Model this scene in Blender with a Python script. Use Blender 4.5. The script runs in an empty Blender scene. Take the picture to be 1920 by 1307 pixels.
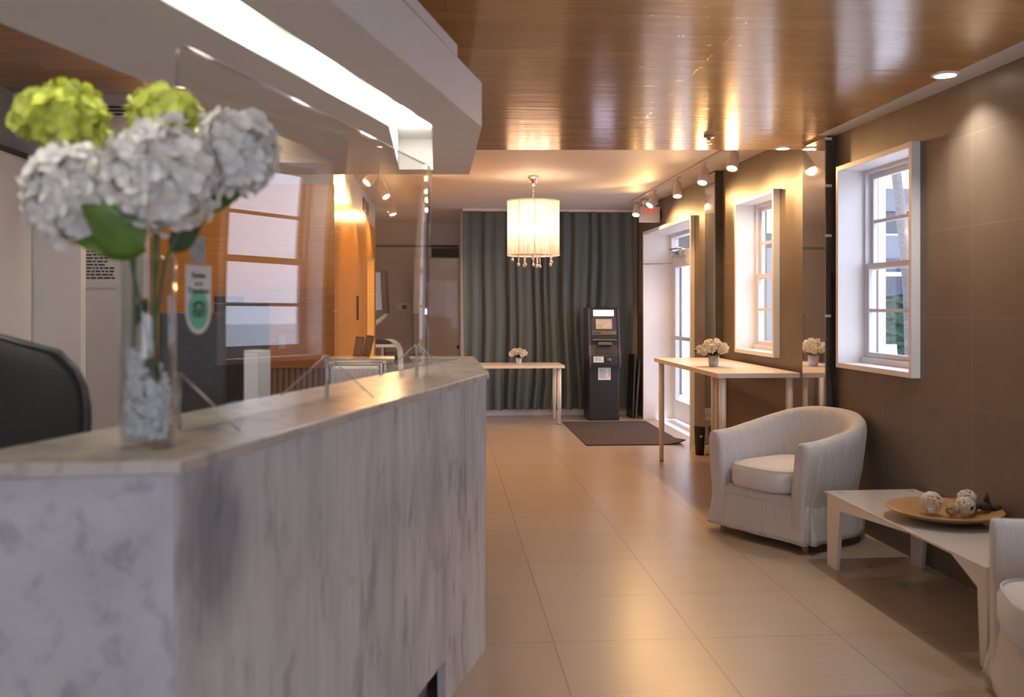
import bpy, bmesh, math, random
from mathutils import Vector, Matrix, Euler

SC = bpy.context.scene
COL = SC.collection
PI = math.pi
# ------------------------------------------------------------------ camera
F, H = 1740.0, 1.4                       # focal length in pixels of a 1920 px frame, eye height
TH = math.atan(125 / F)                  # the camera is turned this much to the right of the room's axis
cT, sT = math.cos(TH), math.sin(TH)
cam_data = bpy.data.cameras.new('camera')
cam = bpy.data.objects.new('camera', cam_data)
COL.objects.link(cam)
cam.location = (0, 0, H)
cam.rotation_euler = (PI / 2, 0, -TH)
cam_data.sensor_width = 36
cam_data.lens = 36 * F / 1920
cam_data.shift_y = -78.5 / 1920
cam_data.clip_start = 0.05
cam_data.dof.use_dof = True
cam_data.dof.focus_distance = 8.0
cam_data.dof.aperture_fstop = 2.5
SC.camera = cam
# ------------------------------------------------------------------ world, exposure
SC.view_settings.view_transform = 'Standard'
SC.view_settings.look = 'None'
SC.view_settings.gamma = 1
SC.view_settings.use_curve_mapping = False
SC.view_settings.exposure = 0.0
world = bpy.data.worlds.new('world')
SC.world = world
world.use_nodes = True
bg = world.node_tree.nodes['Background']
bg.inputs[0].default_value = (0.80, 0.84, 1.0, 1)
bg.inputs[1].default_value = 5.0
WARM = (1.0, 0.56, 0.22)
SPOT_W = 41.0
DOWN_W = 52.0
CHAND_W = 9.0
SLOT_E = 58.0


def W(xc, d):
    """camera-side coordinates (right, forward) to the room's X, Y"""
    return (xc * cT + d * sT, d * cT - xc * sT)


def at(px, py, d):
    x, y = W((px - 960) / F * d, d)
    return Vector((x, y, H + (575 - py) / F * d))


# ------------------------------------------------------------------ materials
def new_mat(name):
    m = bpy.data.materials.new(name)
    m.use_nodes = True
    nt = m.node_tree
    return m, nt, nt.nodes['Principled BSDF']


def N(nt, kind, **kw):
    n = nt.nodes.new(kind)
    for k, v in kw.items():
        setattr(n, k, v)
    return n


def mapping(nt, scale=(1, 1, 1), loc=(0, 0, 0), rot=(0, 0, 0), coord='Object'):
    tc = N(nt, 'ShaderNodeTexCoord')
    mp = N(nt, 'ShaderNodeMapping')
    mp.inputs['Scale'].default_value = scale
    mp.inputs['Location'].default_value = loc
    mp.inputs['Rotation'].default_value = rot
    nt.links.new(tc.outputs[coord], mp.inputs['Vector'])
    return mp.outputs[0]


def noise(nt, vec, scale=5, detail=3, rough=.5, dist=0):
    n = N(nt, 'ShaderNodeTexNoise')
    n.inputs['Scale'].default_value = scale
    n.inputs['Detail'].default_value = detail
    n.inputs['Roughness'].default_value = rough
    n.inputs['Distortion'].default_value = dist
    nt.links.new(vec, n.inputs['Vector'])
    return n.outputs['Fac']


def ramp(nt, fac, stops):
    r = N(nt, 'ShaderNodeValToRGB')
    els = r.color_ramp.elements
    while len(els) > 1:
        els.remove(els[0])
    els[0].position, els[0].color = stops[0][0], (*stops[0][1], 1)
    for p, c in stops[1:]:
        e = els.new(p)
        e.color = (*c, 1)
    nt.links.new(fac, r.inputs[0])
    return r.outputs[0]


def bump(nt, b, h, strength=.2, dist=.01):
    n = N(nt, 'ShaderNodeBump')
    n.inputs['Strength'].default_value = strength
    n.inputs['Distance'].default_value = dist
    nt.links.new(h, n.inputs['Height'])
    nt.links.new(n.outputs[0], b.inputs['Normal'])


def mixc(nt, fac, a, b, mode='MIX'):
    m = N(nt, 'ShaderNodeMix', data_type='RGBA', blend_type=mode)
    for sock, v in ((m.inputs[0], fac), (m.inputs[6], a), (m.inputs[7], b)):
        if isinstance(v, (int, float)):
            sock.default_value = v
        elif isinstance(v, tuple):
            sock.default_value = (*v, 1) if len(v) == 3 else v
        else:
            nt.links.new(v, sock)
    return m.outputs[2]


def plain(name, col, rough=.5, metal=0, var=.08, scale=12, spec=.5, bmp=0, stretch=(1, 1, 1), emit=None, estr=0, coat=0, sheen=0):
    """a plain material with a faint procedural variation of its own"""
    m, nt, b = new_mat(name)
    v = mapping(nt, stretch)
    f = noise(nt, v, scale, 4)
    lo = tuple(max(0, c * (1 - var)) for c in col)
    hi = tuple(min(1, c * (1 + var)) for c in col)
    nt.links.new(ramp(nt, f, [(.3, lo), (.7, hi)]), b.inputs['Base Color'])
    b.inputs['Roughness'].default_value = rough
    b.inputs['Metallic'].default_value = metal
    b.inputs['Specular IOR Level'].default_value = spec
    b.inputs['Coat Weight'].default_value = coat
    b.inputs['Sheen Weight'].default_value = sheen
    if bmp:
        bump(nt, b, f, bmp, .01)
    if emit:
        b.inputs['Emission Color'].default_value = (*emit, 1)
        b.inputs['Emission Strength'].default_value = estr
    return m


def glass_mat(name, tint=(1, 1, 1), base=.04, rough=.0, boost=1.0):
    """thin clear sheet: see-through, mirroring more towards grazing"""
    m, nt, b = new_mat(name)
    out = nt.nodes['Material Output']
    nt.nodes.remove(b)
    lw = N(nt, 'ShaderNodeLayerWeight')
    lw.inputs[0].default_value = .5
    p = N(nt, 'ShaderNodeMath', operation='POWER')
    nt.links.new(lw.outputs['Facing'], p.inputs[0])
    p.inputs[1].default_value = 4.2
    ma = N(nt, 'ShaderNodeMath', operation='MULTIPLY_ADD', use_clamp=True)
    nt.links.new(p.outputs[0], ma.inputs[0])
    ma.inputs[1].default_value = (1 - base) * boost
    ma.inputs[2].default_value = base
    t = N(nt, 'ShaderNodeBsdfTransparent')
    t.inputs[0].default_value = (*tint, 1)
    g = N(nt, 'ShaderNodeBsdfGlossy')
    g.inputs['Roughness'].default_value = rough
    mx = N(nt, 'ShaderNodeMixShader')
    nt.links.new(ma.outputs[0], mx.inputs[0])
    nt.links.new(t.outputs[0], mx.inputs[1])
    nt.links.new(g.outputs[0], mx.inputs[2])
    nt.links.new(mx.outputs[0], out.inputs[0])
    return m


def emit_mat(name, col, strength):
    m, nt, b = new_mat(name)
    b.inputs['Base Color'].default_value = (*col, 1)
    b.inputs['Emission Color'].default_value = (*col, 1)
    b.inputs['Emission Strength'].default_value = strength
    return m


def floor_mat():
    m, nt, b = new_mat('floor_tile')
    v = mapping(nt, loc=(-.451, -3.85, 0))
    br = N(nt, 'ShaderNodeTexBrick', offset=0.0, offset_frequency=1, squash=1)
    nt.links.new(v, br.inputs['Vector'])
    br.inputs['Scale'].default_value = 1
    br.inputs['Brick Width'].default_value = .61
    br.inputs['Row Height'].default_value = .61
    br.inputs['Mortar Size'].default_value = .0022
    br.inputs['Mortar Smooth'].default_value = .1
    br.inputs['Color1'].default_value = (.445, .37, .29, 1)
    br.inputs['Color2'].default_value = (.42, .345, .265, 1)
    br.inputs['Mortar'].default_value = (.17, .13, .10, 1)
    v2 = mapping(nt, (1.2, 14, 1))
    cloud = noise(nt, v2, 2.2, 5)
    c = mixc(nt, .22, br.outputs['Color'], ramp(nt, cloud, [(.3, (.70, .68, .66)), (.7, (1.1, 1.08, 1.05))]), 'MULTIPLY')
    nt.links.new(c, b.inputs['Base Color'])
    b.inputs['Roughness'].default_value = .29
    b.inputs['Specular IOR Level'].default_value = .5
    hgt = N(nt, 'ShaderNodeMath', operation='MULTIPLY_ADD')
    nt.links.new(br.outputs['Fac'], hgt.inputs[0])
    hgt.inputs[1].default_value = -.5
    nt.links.new(noise(nt, mapping(nt, (1, 6, 1)), 5, 2), hgt.inputs[2])
    bump(nt, b, hgt.outputs[0], .05, .01)
    return m


def ceiling_wood():
    m, nt, b = new_mat('ceiling_boards')
    v = mapping(nt)
    br = N(nt, 'ShaderNodeTexBrick', offset=.37, offset_frequency=2)
    nt.links.new(v, br.inputs['Vector'])
    br.inputs['Scale'].default_value = 1
    br.inputs['Brick Width'].default_value = 1.9
    br.inputs['Row Height'].default_value = .127
    br.inputs['Mortar Size'].default_value = .0011
    br.inputs['Mortar Smooth'].default_value = 0
    br.inputs['Color1'].default_value = (.60, .34, .135, 1)
    br.inputs['Color2'].default_value = (.50, .27, .10, 1)
    br.inputs['Mortar'].default_value = (.22, .12, .06, 1)
    g = noise(nt, mapping(nt, (.55, 16, 1)), 6, 5, .6, .4)
    c = mixc(nt, .75, br.outputs['Color'], ramp(nt, g, [(.3, (.72, .68, .62)), (.7, (1.15, 1.12, 1.08))]), 'MULTIPLY')
    nt.links.new(c, b.inputs['Base Color'])
    b.inputs['Roughness'].default_value = .2
    b.inputs['Specular IOR Level'].default_value = .5
    b.inputs['Coat Weight'].default_value = .55
    b.inputs['Coat Roughness'].default_value = .13
    hg = N(nt, 'ShaderNodeMath', operation='MULTIPLY_ADD')
    nt.links.new(noise(nt, mapping(nt, (.35, 9, 1)), 2.0, 2), hg.inputs[0])
    hg.inputs[1].default_value = 1.0
    nt.links.new(br.outputs['Fac'], hg.inputs[2])
    bump(nt, b, hg.outputs[0], .22, .006)
    nt.links.new(b.inputs['Normal'].links[0].from_socket, b.inputs['Coat Normal'])
    return m


def marble(name, vertical=True, light=(.63, .625, .625), mid=(.46, .46, .465), dark=(.15, .155, .175)):
    m, nt, b = new_mat(name)
    if vertical:
        v = mapping(nt, (1, 1, .22))
        v2 = mapping(nt, (1, 1, .32))
    else:
        v = mapping(nt, (1, 1, .75))
        v2 = mapping(nt, (1.0, 1.0, .8), rot=(0, .5, 0))
    a = noise(nt, v, 5.5, 9, .62, .5)
    base = ramp(nt, a, [(.30, mid), (.52, light), (.75, tuple(min(1, c * 1.08) for c in light))])
    k = noise(nt, v2, 14 if vertical else 16, 6, .6, .4)
    spots = ramp(nt, k, [(.33 if vertical else .37, (1, 1, 1)), (.45 if vertical else .48, (0, 0, 0))])
    big = noise(nt, v2, 1.6 if vertical else 1.0, 4, .55, .3)
    patch = ramp(nt, big, [(.32, (1, 1, 1)), (.47, (0, 0, 0))])
    c1 = mixc(nt, 1.0, base, mixc(nt, spots, (1, 1, 1), (.68, .69, .71) if vertical else (.74, .745, .77)), 'MULTIPLY')
    c2 = mixc(nt, .95, c1, mixc(nt, patch, (1, 1, 1), (.62, .635, .67) if vertical else (.78, .785, .81)), 'MULTIPLY')
    if vertical:
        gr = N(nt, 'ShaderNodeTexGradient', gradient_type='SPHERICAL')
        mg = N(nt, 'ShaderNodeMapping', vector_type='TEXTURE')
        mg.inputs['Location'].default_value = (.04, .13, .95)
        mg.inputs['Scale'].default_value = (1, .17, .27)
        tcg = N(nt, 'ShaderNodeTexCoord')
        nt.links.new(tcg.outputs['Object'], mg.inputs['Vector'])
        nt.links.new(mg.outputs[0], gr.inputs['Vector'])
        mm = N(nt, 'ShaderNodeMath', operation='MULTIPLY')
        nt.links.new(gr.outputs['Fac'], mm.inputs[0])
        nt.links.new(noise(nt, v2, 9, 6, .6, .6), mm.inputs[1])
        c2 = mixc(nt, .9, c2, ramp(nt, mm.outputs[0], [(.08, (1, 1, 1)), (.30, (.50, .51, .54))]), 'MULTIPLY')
        fs_ = noise(nt, mapping(nt, (1, 1, .10)), 32, 5, .6, .5)
        c2 = mixc(nt, .55, c2, ramp(nt, fs_, [(.30, (.74, .745, .76)), (.56, (1, 1, 1))]), 'MULTIPLY')
    nt.links.new(c2, b.inputs['Base Color'])
    b.inputs['Roughness'].default_value = .22
    b.inputs['Specular IOR Level'].default_value = .5
    return m


def wall_tile():
    m, nt, b = new_mat('taupe_wall_tile')
    tc = N(nt, 'ShaderNodeTexCoord')
    sep = N(nt, 'ShaderNodeSeparateXYZ')
    nt.links.new(tc.outputs['Object'], sep.inputs[0])
    cb = N(nt, 'ShaderNodeCombineXYZ')
    ad = N(nt, 'ShaderNodeMath', operation='ADD')
    nt.links.new(sep.outputs[1], ad.inputs[0])
    ad.inputs[1].default_value = .082
    az = N(nt, 'ShaderNodeMath', operation='ADD')
    nt.links.new(sep.outputs[2], az.inputs[0])
    az.inputs[1].default_value = -.433
    nt.links.new(ad.outputs[0], cb.inputs[0])
    nt.links.new(az.outputs[0], cb.inputs[1])
    br = N(nt, 'ShaderNodeTexBrick', offset=0, offset_frequency=1)
    nt.links.new(cb.outputs[0], br.inputs['Vector'])
    br.inputs['Scale'].default_value = 1
    br.inputs['Brick Width'].default_value = .912
    br.inputs['Row Height'].default_value = .456
    br.inputs['Mortar Size'].default_value = .0022
    br.inputs['Mortar Smooth'].default_value = .2
    br.inputs['Color1'].default_value = (.182, .144, .112, 1)
    br.inputs['Color2'].default_value = (.171, .134, .104, 1)
    br.inputs['Mortar'].default_value = (.235, .20, .17, 1)
    g = noise(nt, mapping(nt, (1, 1, 1)), 3.5, 6, .6)
    c = mixc(nt, .6, br.outputs['Color'], ramp(nt, g, [(.3, (.82, .8, .78)), (.7, (1.12, 1.12, 1.12))]), 'MULTIPLY')
    nt.links.new(c, b.inputs['Base Color'])
    b.inputs['Roughness'].default_value = .42
    b.inputs['Specular IOR Level'].default_value = .45
    bump(nt, b, g, .05, .01)
    return m


def wood_panel(name, lo, hi, grain=(.6, .6, 22), rough=.32, coat=.2):
    m, nt, b = new_mat(name)
    g = noise(nt, mapping(nt, grain), 3.2, 6, .6, .5)
    g2 = noise(nt, mapping(nt, tuple(3 * k for k in grain)), 4, 2)
    c = mixc(nt, .35, ramp(nt, g, [(.28, lo), (.72, hi)]), ramp(nt, g2, [(.3, (.8, .76, .7)), (.7, (1.15, 1.12, 1.1))]), 'MULTIPLY')
    nt.links.new(c, b.inputs['Base Color'])
    b.inputs['Roughness'].default_value = rough
    b.inputs['Coat Weight'].default_value = coat
    b.inputs['Coat Roughness'].default_value = .2
    return m


def fabric(name, col, weave=260, wrinkle=.35, stretch=(2.2, 2.2, .7), rough=.92, wscale=6):
    m, nt, b = new_mat(name)
    w = noise(nt, mapping(nt), weave, 2)
    wr = noise(nt, mapping(nt, stretch, rot=(.3, .5, .2)), wscale, 3, .5, .6)
    c = ramp(nt, w, [(.3, tuple(k * .93 for k in col)), (.7, tuple(min(1, k * 1.05) for k in col))])
    nt.links.new(c, b.inputs['Base Color'])
    b.inputs['Roughness'].default_value = rough
    b.inputs['Specular IOR Level'].default_value = .2
    b.inputs['Sheen Weight'].default_value = .25
    bump(nt, b, wr, wrinkle, .02)
    return m


M = {}
M['floor'] = floor_mat()
M['ceil_wood'] = ceiling_wood()
M['ceil_edge'] = wood_panel('ceiling_board_edge', (.24, .125, .06), (.33, .18, .09), (1, 1, 6))
M['white_paint'] = plain('white_paint', (.74, .73, .72), .55, var=.03, scale=3)
M['far_ceiling'] = plain('matte_cream_ceiling_paint', (.70, .64, .58), .6, var=.03, scale=2)
M['beige_paint'] = plain('beige_wall_paint', (.52, .44, .37), .6, var=.05, scale=2)
M['brown_paint'] = plain('brown_wall_paint', (.42, .33, .26), .55, var=.06, scale=2)
M['grey_paint'] = plain('grey_wall_paint', (.52, .51, .52), .6, var=.04, scale=2)
M['canopy'] = plain('canopy_paint', (.80, .785, .78), .55, var=.03, scale=2)
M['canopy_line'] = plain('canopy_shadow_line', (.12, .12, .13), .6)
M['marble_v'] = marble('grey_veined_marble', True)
M['marble_b'] = marble('pale_blotched_marble', False, (.52, .52, .53), (.43, .435, .445), (.15, .155, .175))
M['marble_top'] = marble('polished_marble_top', False, (.53, .485, .43), (.43, .405, .375), (.3, .3, .32))
M['marble_shaded'] = plain('shaded_speckled_kick', (.30, .30, .31), .5, var=.35, scale=60)  # speckled marble with the shade of the recess put into its grey
M['tile'] = wall_tile()
M['frame_white'] = plain('white_lacquer', (.82, .81, .80), .4, var=.03, scale=4)
M['sash_white'] = plain('white_window_sash', (.74, .75, .78), .4, var=.03, scale=6)
M['pane'] = glass_mat('window_glass', (.97, .98, 1.0))
M['acrylic'] = glass_mat('clear_acrylic', (.985, .985, .985), .04, boost=.62)
M['acrylic_edge'] = glass_mat('acrylic_edge', (.74, .77, .80), .10, .05)
M['fin_rim'] = glass_mat('acrylic_fin_rim', (.85, .85, .85), .42, .35)
M['acrylic_fin'] = glass_mat('clear_acrylic_fin', (.97, .97, .97), .02, boost=.25)
M['vase_glass'] = glass_mat('vase_glass', (.93, .95, .96), .06, .02, 1.0)
M['mirror'] = plain('mirror_glass', (.74, .70, .65), .03, .86, var=.01)
M['dark_gap'] = plain('dark_wall_edge', (.07, .058, .045), .6, var=.2)
M['honey'] = wood_panel('honey_wood_panel', (.64, .28, .05), (.80, .40, .09))
M['honey_dark'] = wood_panel('honey_wood_trim', (.50, .23, .06), (.60, .29, .09))
M['bead'] = None
M['curtain'] = fabric('grey_green_curtain_cloth', (.120, .150, .147), 200, .1, (3, 3, .3), .9)
M['linen'] = fabric('light_grey_slipcover', (.58, .555, .53), 240, .9, (3.0, 3.0, .8))
M['linen_seat'] = fabric('light_grey_seat_cover', (.66, .64, .62), 240, .2)
M['table_white'] = plain('white_table_top', (.80, .74, .66), .35, var=.03, scale=5)
M['leg_white'] = plain('white_steel_leg', (.78, .72, .65), .35, var=.03, scale=5)
M['black_plastic'] = plain('black_plastic', (.022, .021, .022), .45, var=.3, scale=30)
M['rubber'] = plain('dark_rubber', (.015, .014, .013), .7)
M['wood_leg'] = wood_panel('birch_leg', (.42, .26, .13), (.52, .33, .18), (6, 6, 1))
M['ct_white'] = plain('white_coffee_table_paint', (.72, .68, .62), .3, var=.03, scale=4)
M['ct_glass'] = plain('milky_glass_top', (.68, .66, .63), .08, var=.02, scale=3, coat=.5)
M['dish'] = wood_panel('turned_wooden_dish', (.33, .185, .075), (.44, .26, .11), (3, 3, 3), .45, .1)
M['rattan'] = plain('whitened_rattan', (.66, .60, .52), .7, var=.2, scale=40)
M['rattan_brown'] = plain('brown_rattan', (.45, .31, .18), .7, var=.3, scale=40)
M['pod'] = plain('dark_dried_pod', (.045, .028, .02), .75, var=.5, scale=25, bmp=.5)
M['mat'] = plain('dark_brown_ribbed_mat', (.088, .066, .055), .95, var=.45, scale=160, spec=.1, bmp=.03)
M['atm_body'] = plain('atm_charcoal', (.018, .018, .021), .42, var=.1, scale=20)
M['atm_face'] = plain('atm_grey_face', (.055, .05, .05), .4, var=.1, scale=20)
M['atm_metal'] = plain('atm_bronze_panel', (.20, .16, .11), .28, .5, var=.1)
M['atm_bezel'] = plain('atm_blue_grey_side', (.055, .055, .08), .35, var=.08)
M['atm_header'] = emit_mat('atm_lit_header', (.80, .72, 1.0), 7)
M['atm_screen'] = plain('atm_screen', (.25, .16, .10), .08, var=.5, scale=18, emit=(1.0, .75, .5), estr=.35)
M['paper'] = plain('white_paper', (.74, .73, .72), .7, var=.03)
M['ink'] = plain('black_ink', (.03, .03, .03), .7)
M['grey_ink'] = plain('grey_print', (.16, .16, .17), .7)
M['green'] = plain('green_sticker', (.10, .50, .32), .5, var=.03)
M['qr_grey'] = plain('grey_sticker', (.36, .36, .37), .6, var=.25, scale=90)
M['chrome'] = plain('chrome', (.85, .80, .76), .12, 1.0, var=.02)
M['track_white'] = plain('white_track_metal', (.62, .56, .50), .4, var=.05)
M['lamp_face'] = emit_mat('warm_lamp_face', (1.0, .86, .62), 7)
M['down_face'] = emit_mat('downlight_face', (1.0, .92, .80), 14)
M['slot_lamp'] = emit_mat('slot_lamp', (1.0, .94, .84), SLOT_E)
M['slot_white'] = plain('slot_white_paint', (.86, .85, .83), .5, var=.02)
M['crystal'] = plain('crystal', (.75, .70, .66), .05, .6, var=.05)
M['petal_white'] = plain('white_petal', (.92, .89, .81), .6, var=.10, scale=30, spec=.2)
M['petal_cream'] = plain('cream_petal', (.83, .78, .68), .6, var=.10, scale=30, spec=.2)
M['petal_lime'] = plain('lime_petal', (.68, .74, .13), .6, var=.22, scale=22, spec=.2)
M['leaf'] = plain('green_leaf', (.10, .19, .018), .5, var=.35, scale=14)
M['leaf_dark'] = plain('dark_green_leaf', (.045, .09, .02), .55, var=.3, scale=14)
M['stem'] = plain('green_stem', (.10, .17, .055), .5, var=.25, scale=20)
M['stone'] = plain('white_glass_stones', (.80, .79, .77), .3, var=.2, scale=45)
M['pot'] = plain('frosted_pot', (.60, .57, .55), .35, var=.2, scale=25)
M['mesh_black'] = plain('black_mesh_fabric', (.020, .018, .017), .8, var=.4, scale=220)
M['screen_off'] = plain('dark_screen', (.05, .055, .075), .07, var=.1, scale=3)
M['pc_white'] = plain('white_device_plastic', (.66, .65, .62), .45, var=.03)
M['wire_white'] = plain('white_coated_wire', (.72, .72, .72), .4, var=.03)
M['dark_door_gap'] = plain('dark_opening', (.06, .045, .035), .8, var=.2)
M['door_cream'] = plain('cream_door_paint', (.58, .46, .36), .35, var=.04, scale=2, coat=.3)
M['alu'] = plain('white_aluminium', (.70, .69, .69), .35, .2, var=.03)
M['steel'] = plain('brushed_steel', (.45, .43, .41), .3, .9, var=.05)
M['exit_red'] = plain('exit_sign_red', (.75, .10, .04), .4, emit=(1, .12, .05), estr=.5)
M['dark_wood'] = wood_panel('dark_frame_wood', (.06, .04, .03), (.12, .085, .06))
M['ext_white'] = plain('white_stucco', (.85, .85, .87), .8, var=.04, scale=3)
M['ext_grey'] = plain('grey_stucco', (.05, .06, .085), .7, var=.08, scale=3)
M['ext_glass'] = plain('blue_tinted_glazing', (.018, .026, .05), .15, var=.2, scale=2)
M['ext_band'] = plain('pale_grey_band', (.13, .145, .175), .7, var=.05)
M['hedge'] = plain('hedge_leaves', (.014, .055, .032), .8, var=.6, scale=30)
M['trunk'] = plain('palm_bark', (.17, .155, .15), .9, var=.35, scale=18, stretch=(1, 1, 5))
M['paving'] = plain('grey_paving', (.60, .60, .60), .85, var=.08, scale=3)


def shade_mat():
    m, nt, b = new_mat('pleated_organza_shade')
    tc = N(nt, 'ShaderNodeTexCoord')
    st = noise(nt, mapping(nt, (60, 60, .4)), 1, 2)
    c = ramp(nt, st, [(.3, (.58, .46, .42)), (.7, (.84, .70, .65))])
    out = nt.nodes['Material Output']
    nt.nodes.remove(b)
    tl = N(nt, 'ShaderNodeBsdfTranslucent')
    df = N(nt, 'ShaderNodeBsdfDiffuse')
    tp = N(nt, 'ShaderNodeBsdfTransparent')
    nt.links.new(c, tl.inputs[0])
    nt.links.new(c, df.inputs[0])
    m1 = N(nt, 'ShaderNodeMixShader')
    m1.inputs[0].default_value = .3
    nt.links.new(tl.outputs[0], m1.inputs[1])
    nt.links.new(df.outputs[0], m1.inputs[2])
    m2 = N(nt, 'ShaderNodeMixShader')
    m2.inputs[0].default_value = .14
    nt.links.new(m1.outputs[0], m2.inputs[1])
    nt.links.new(tp.outputs[0], m2.inputs[2])
    nt.links.new(m2.outputs[0], out.inputs[0])
    return m


M['shade'] = shade_mat()


def bead_mat():
    m, nt, b = new_mat('ribbed_wainscot')
    wv = N(nt, 'ShaderNodeTexWave', wave_type='BANDS', bands_direction='X')
    wv.inputs['Scale'].default_value = 7
    nt.links.new(mapping(nt), wv.inputs['Vector'])
    nt.links.new(ramp(nt, wv.outputs['Fac'], [(.05, (.16, .115, .075)), (.35, (.36, .28, .19))]), b.inputs['Base Color'])
    b.inputs['Roughness'].default_value = .5
    bump(nt, b, wv.outputs['Fac'], .4, .01)
    return m


M['bead'] = bead_mat()


# ------------------------------------------------------------------ mesh helpers
class MB:
    """collects shapes into ONE mesh"""

    def __init__(self):
        self.bm = bmesh.new()

    def box(self, lo, hi, bev=0.0, seg=2, mat=None):
        lo, hi = Vector(lo), Vector(hi)
        r = bmesh.ops.create_cube(self.bm, size=1)
        vs = r['verts']
        c, s = (lo + hi) / 2, hi - lo
        for v in vs:
            v.co = Vector((v.co.x * s.x, v.co.y * s.y, v.co.z * s.z)) + c
        if bev:
            es = {e for v in vs for e in v.link_edges}
            g = bmesh.ops.bevel(self.bm, geom=list(es), offset=bev, segments=seg, profile=.5, affect='EDGES')
            vs = list({v for f in g['faces'] for v in f.verts} | {v for v in vs if v.is_valid})
        if mat is not None:
            bmesh.ops.transform(self.bm, matrix=mat, verts=vs)
        return self

    def prism(self, pts, z0, z1, mat=None):
        """a polygon (x, y) pulled up from z0 to z1"""
        a = [self.bm.verts.new((p[0], p[1], z0)) for p in pts]
        b = [self.bm.verts.new((p[0], p[1], z1)) for p in pts]
        fs = [self.bm.faces.new(a[::-1]), self.bm.faces.new(b)]
        n = len(pts)
        for i in range(n):
            fs.append(self.bm.faces.new((a[i], a[(i + 1) % n], b[(i + 1) % n], b[i])))
        if mat is not None:
            bmesh.ops.transform(self.bm, matrix=mat, verts=a + b)
        return self

    def tube(self, pts, r, seg=10, closed=False, cap=True):
        pts = [Vector(p) for p in pts]
        rs = r if isinstance(r, (list, tuple)) else [r] * len(pts)
        rings, n = [], len(pts)
        prev = None
        for i, p in enumerate(pts):
            if closed:
                t = pts[(i + 1) % n] - pts[i - 1]
            else:
                t = pts[min(i + 1, n - 1)] - pts[max(i - 1, 0)]
            t.normalize()
            if prev is None:
                u = t.orthogonal().normalized()
            else:
                u = prev - t * prev.dot(t)
                u = u.normalized() if u.length > 1e-6 else t.orthogonal().normalized()
            prev = u
            w = t.cross(u)
            rings.append([self.bm.verts.new(p + (u * math.cos(2 * PI * k / seg) + w * math.sin(2 * PI * k / seg)) * rs[i]) for k in range(seg)])
        for i in range(n if closed else n - 1):
            a, b = rings[i], rings[(i + 1) % n]
            for k in range(seg):
                f = self.bm.faces.new((a[k], a[(k + 1) % seg], b[(k + 1) % seg], b[k]))
                f.smooth = True
        if cap and not closed:
            self.bm.faces.new(rings[0][::-1])
            self.bm.faces.new(rings[-1])
        return self

    def lathe(self, prof, seg=32, c=(0, 0, 0), mat=None, smooth=True):
        """profile of (radius, z) turned about z"""
        c = Vector(c)
        rings, vs = [], []
        for r, z in prof:
            if r < 1e-6:
                rings.append([self.bm.verts.new(c + Vector((0, 0, z)))])
            else:
                rings.append([self.bm.verts.new(c + Vector((r * math.cos(2 * PI * k / seg), r * math.sin(2 * PI * k / seg), z))) for k in range(seg)])
            vs += rings[-1]
        for a, b in zip(rings, rings[1:]):
            for k in range(seg):
                q = [a[k % len(a)], a[(k + 1) % len(a)], b[(k + 1) % len(b)], b[k % len(b)]]
                q = list(dict.fromkeys(q))
                if len(q) > 2:
                    f = self.bm.faces.new(q)
                    f.smooth = smooth
        if mat is not None:
            bmesh.ops.transform(self.bm, matrix=mat, verts=vs)
        return self

    def grid(self, P, closed_u=False, smooth=True):
        """P[i][j] points"""
        V = [[self.bm.verts.new(p) for p in row] for row in P]
        n = len(V)
        for i in range(n if closed_u else n - 1):
            a, b = V[i], V[(i + 1) % n]
            for j in range(len(a) - 1):
                f = self.bm.faces.new((a[j], b[j], b[j + 1], a[j + 1]))
                f.smooth = smooth
        return V

    def sphere(self, c, r, u=12, v=8, s=(1, 1, 1)):
        m = Matrix.Translation(c) @ Matrix.Diagonal((r * s[0], r * s[1], r * s[2], 1))
        g = bmesh.ops.create_uvsphere(self.bm, u_segments=u, v_segments=v, radius=1, matrix=m)
        for x in g['verts']:
            for f in x.link_faces:
                f.smooth = True
        return self

    def build(self, name, mat, parent=None, loc=None, rot=None):
        bmesh.ops.recalc_face_normals(self.bm, faces=self.bm.faces[:])
        me = bpy.data.meshes.new(name)
        self.bm.to_mesh(me)
        self.bm.free()
        me.materials.append(M[mat] if isinstance(mat, str) else mat)
        o = bpy.data.objects.new(name, me)
        COL.objects.link(o)
        if parent is not None:
            o.parent = parent
        if loc is not None:
            o.location = loc
        if rot is not None:
            o.rotation_euler = rot
        return o


def tag(o, label, cat, group=None, kind=None):
    o['label'] = label
    o['category'] = cat
    if group:
        o['group'] = group
    if kind:
        o['kind'] = kind
    return o


def thing(name, label, cat, loc=(0, 0, 0), rz=0.0, group=None, kind=None):
    o = bpy.data.objects.new(name, None)
    COL.objects.link(o)
    o.empty_display_size = .1
    o.location = loc
    o.rotation_euler = (0, 0, rz)
    return tag(o, label, cat, group, kind)


def kids(o):
    return [c for c in COL.objects if c.parent == o]


def copy_tree(o, parent=None):
    c = o.copy()
    if o.data and o.type == 'LIGHT':
        c.data = o.data
    COL.objects.link(c)
    if parent is not None:
        c.parent = parent
    for ch in kids(o):
        copy_tree(ch, c)
    return c


def spot_light(name, loc, direction, watts, color, size=.04, angle=120, blend=.8, parent=None):
    ld = bpy.data.lights.new(name, 'SPOT')
    ld.energy = watts
    ld.color = color
    ld.shadow_soft_size = size
    ld.spot_size = math.radians(angle)
    ld.spot_blend = blend
    o = bpy.data.objects.new(name, ld)
    COL.objects.link(o)
    o.location = loc
    o.rotation_euler = Vector(direction).to_track_quat('-Z', 'Y').to_euler()
    if parent is not None:
        o.parent = parent
    return o


def struct(o, label, cat):
    return tag(o, label, cat, kind='structure')


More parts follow.
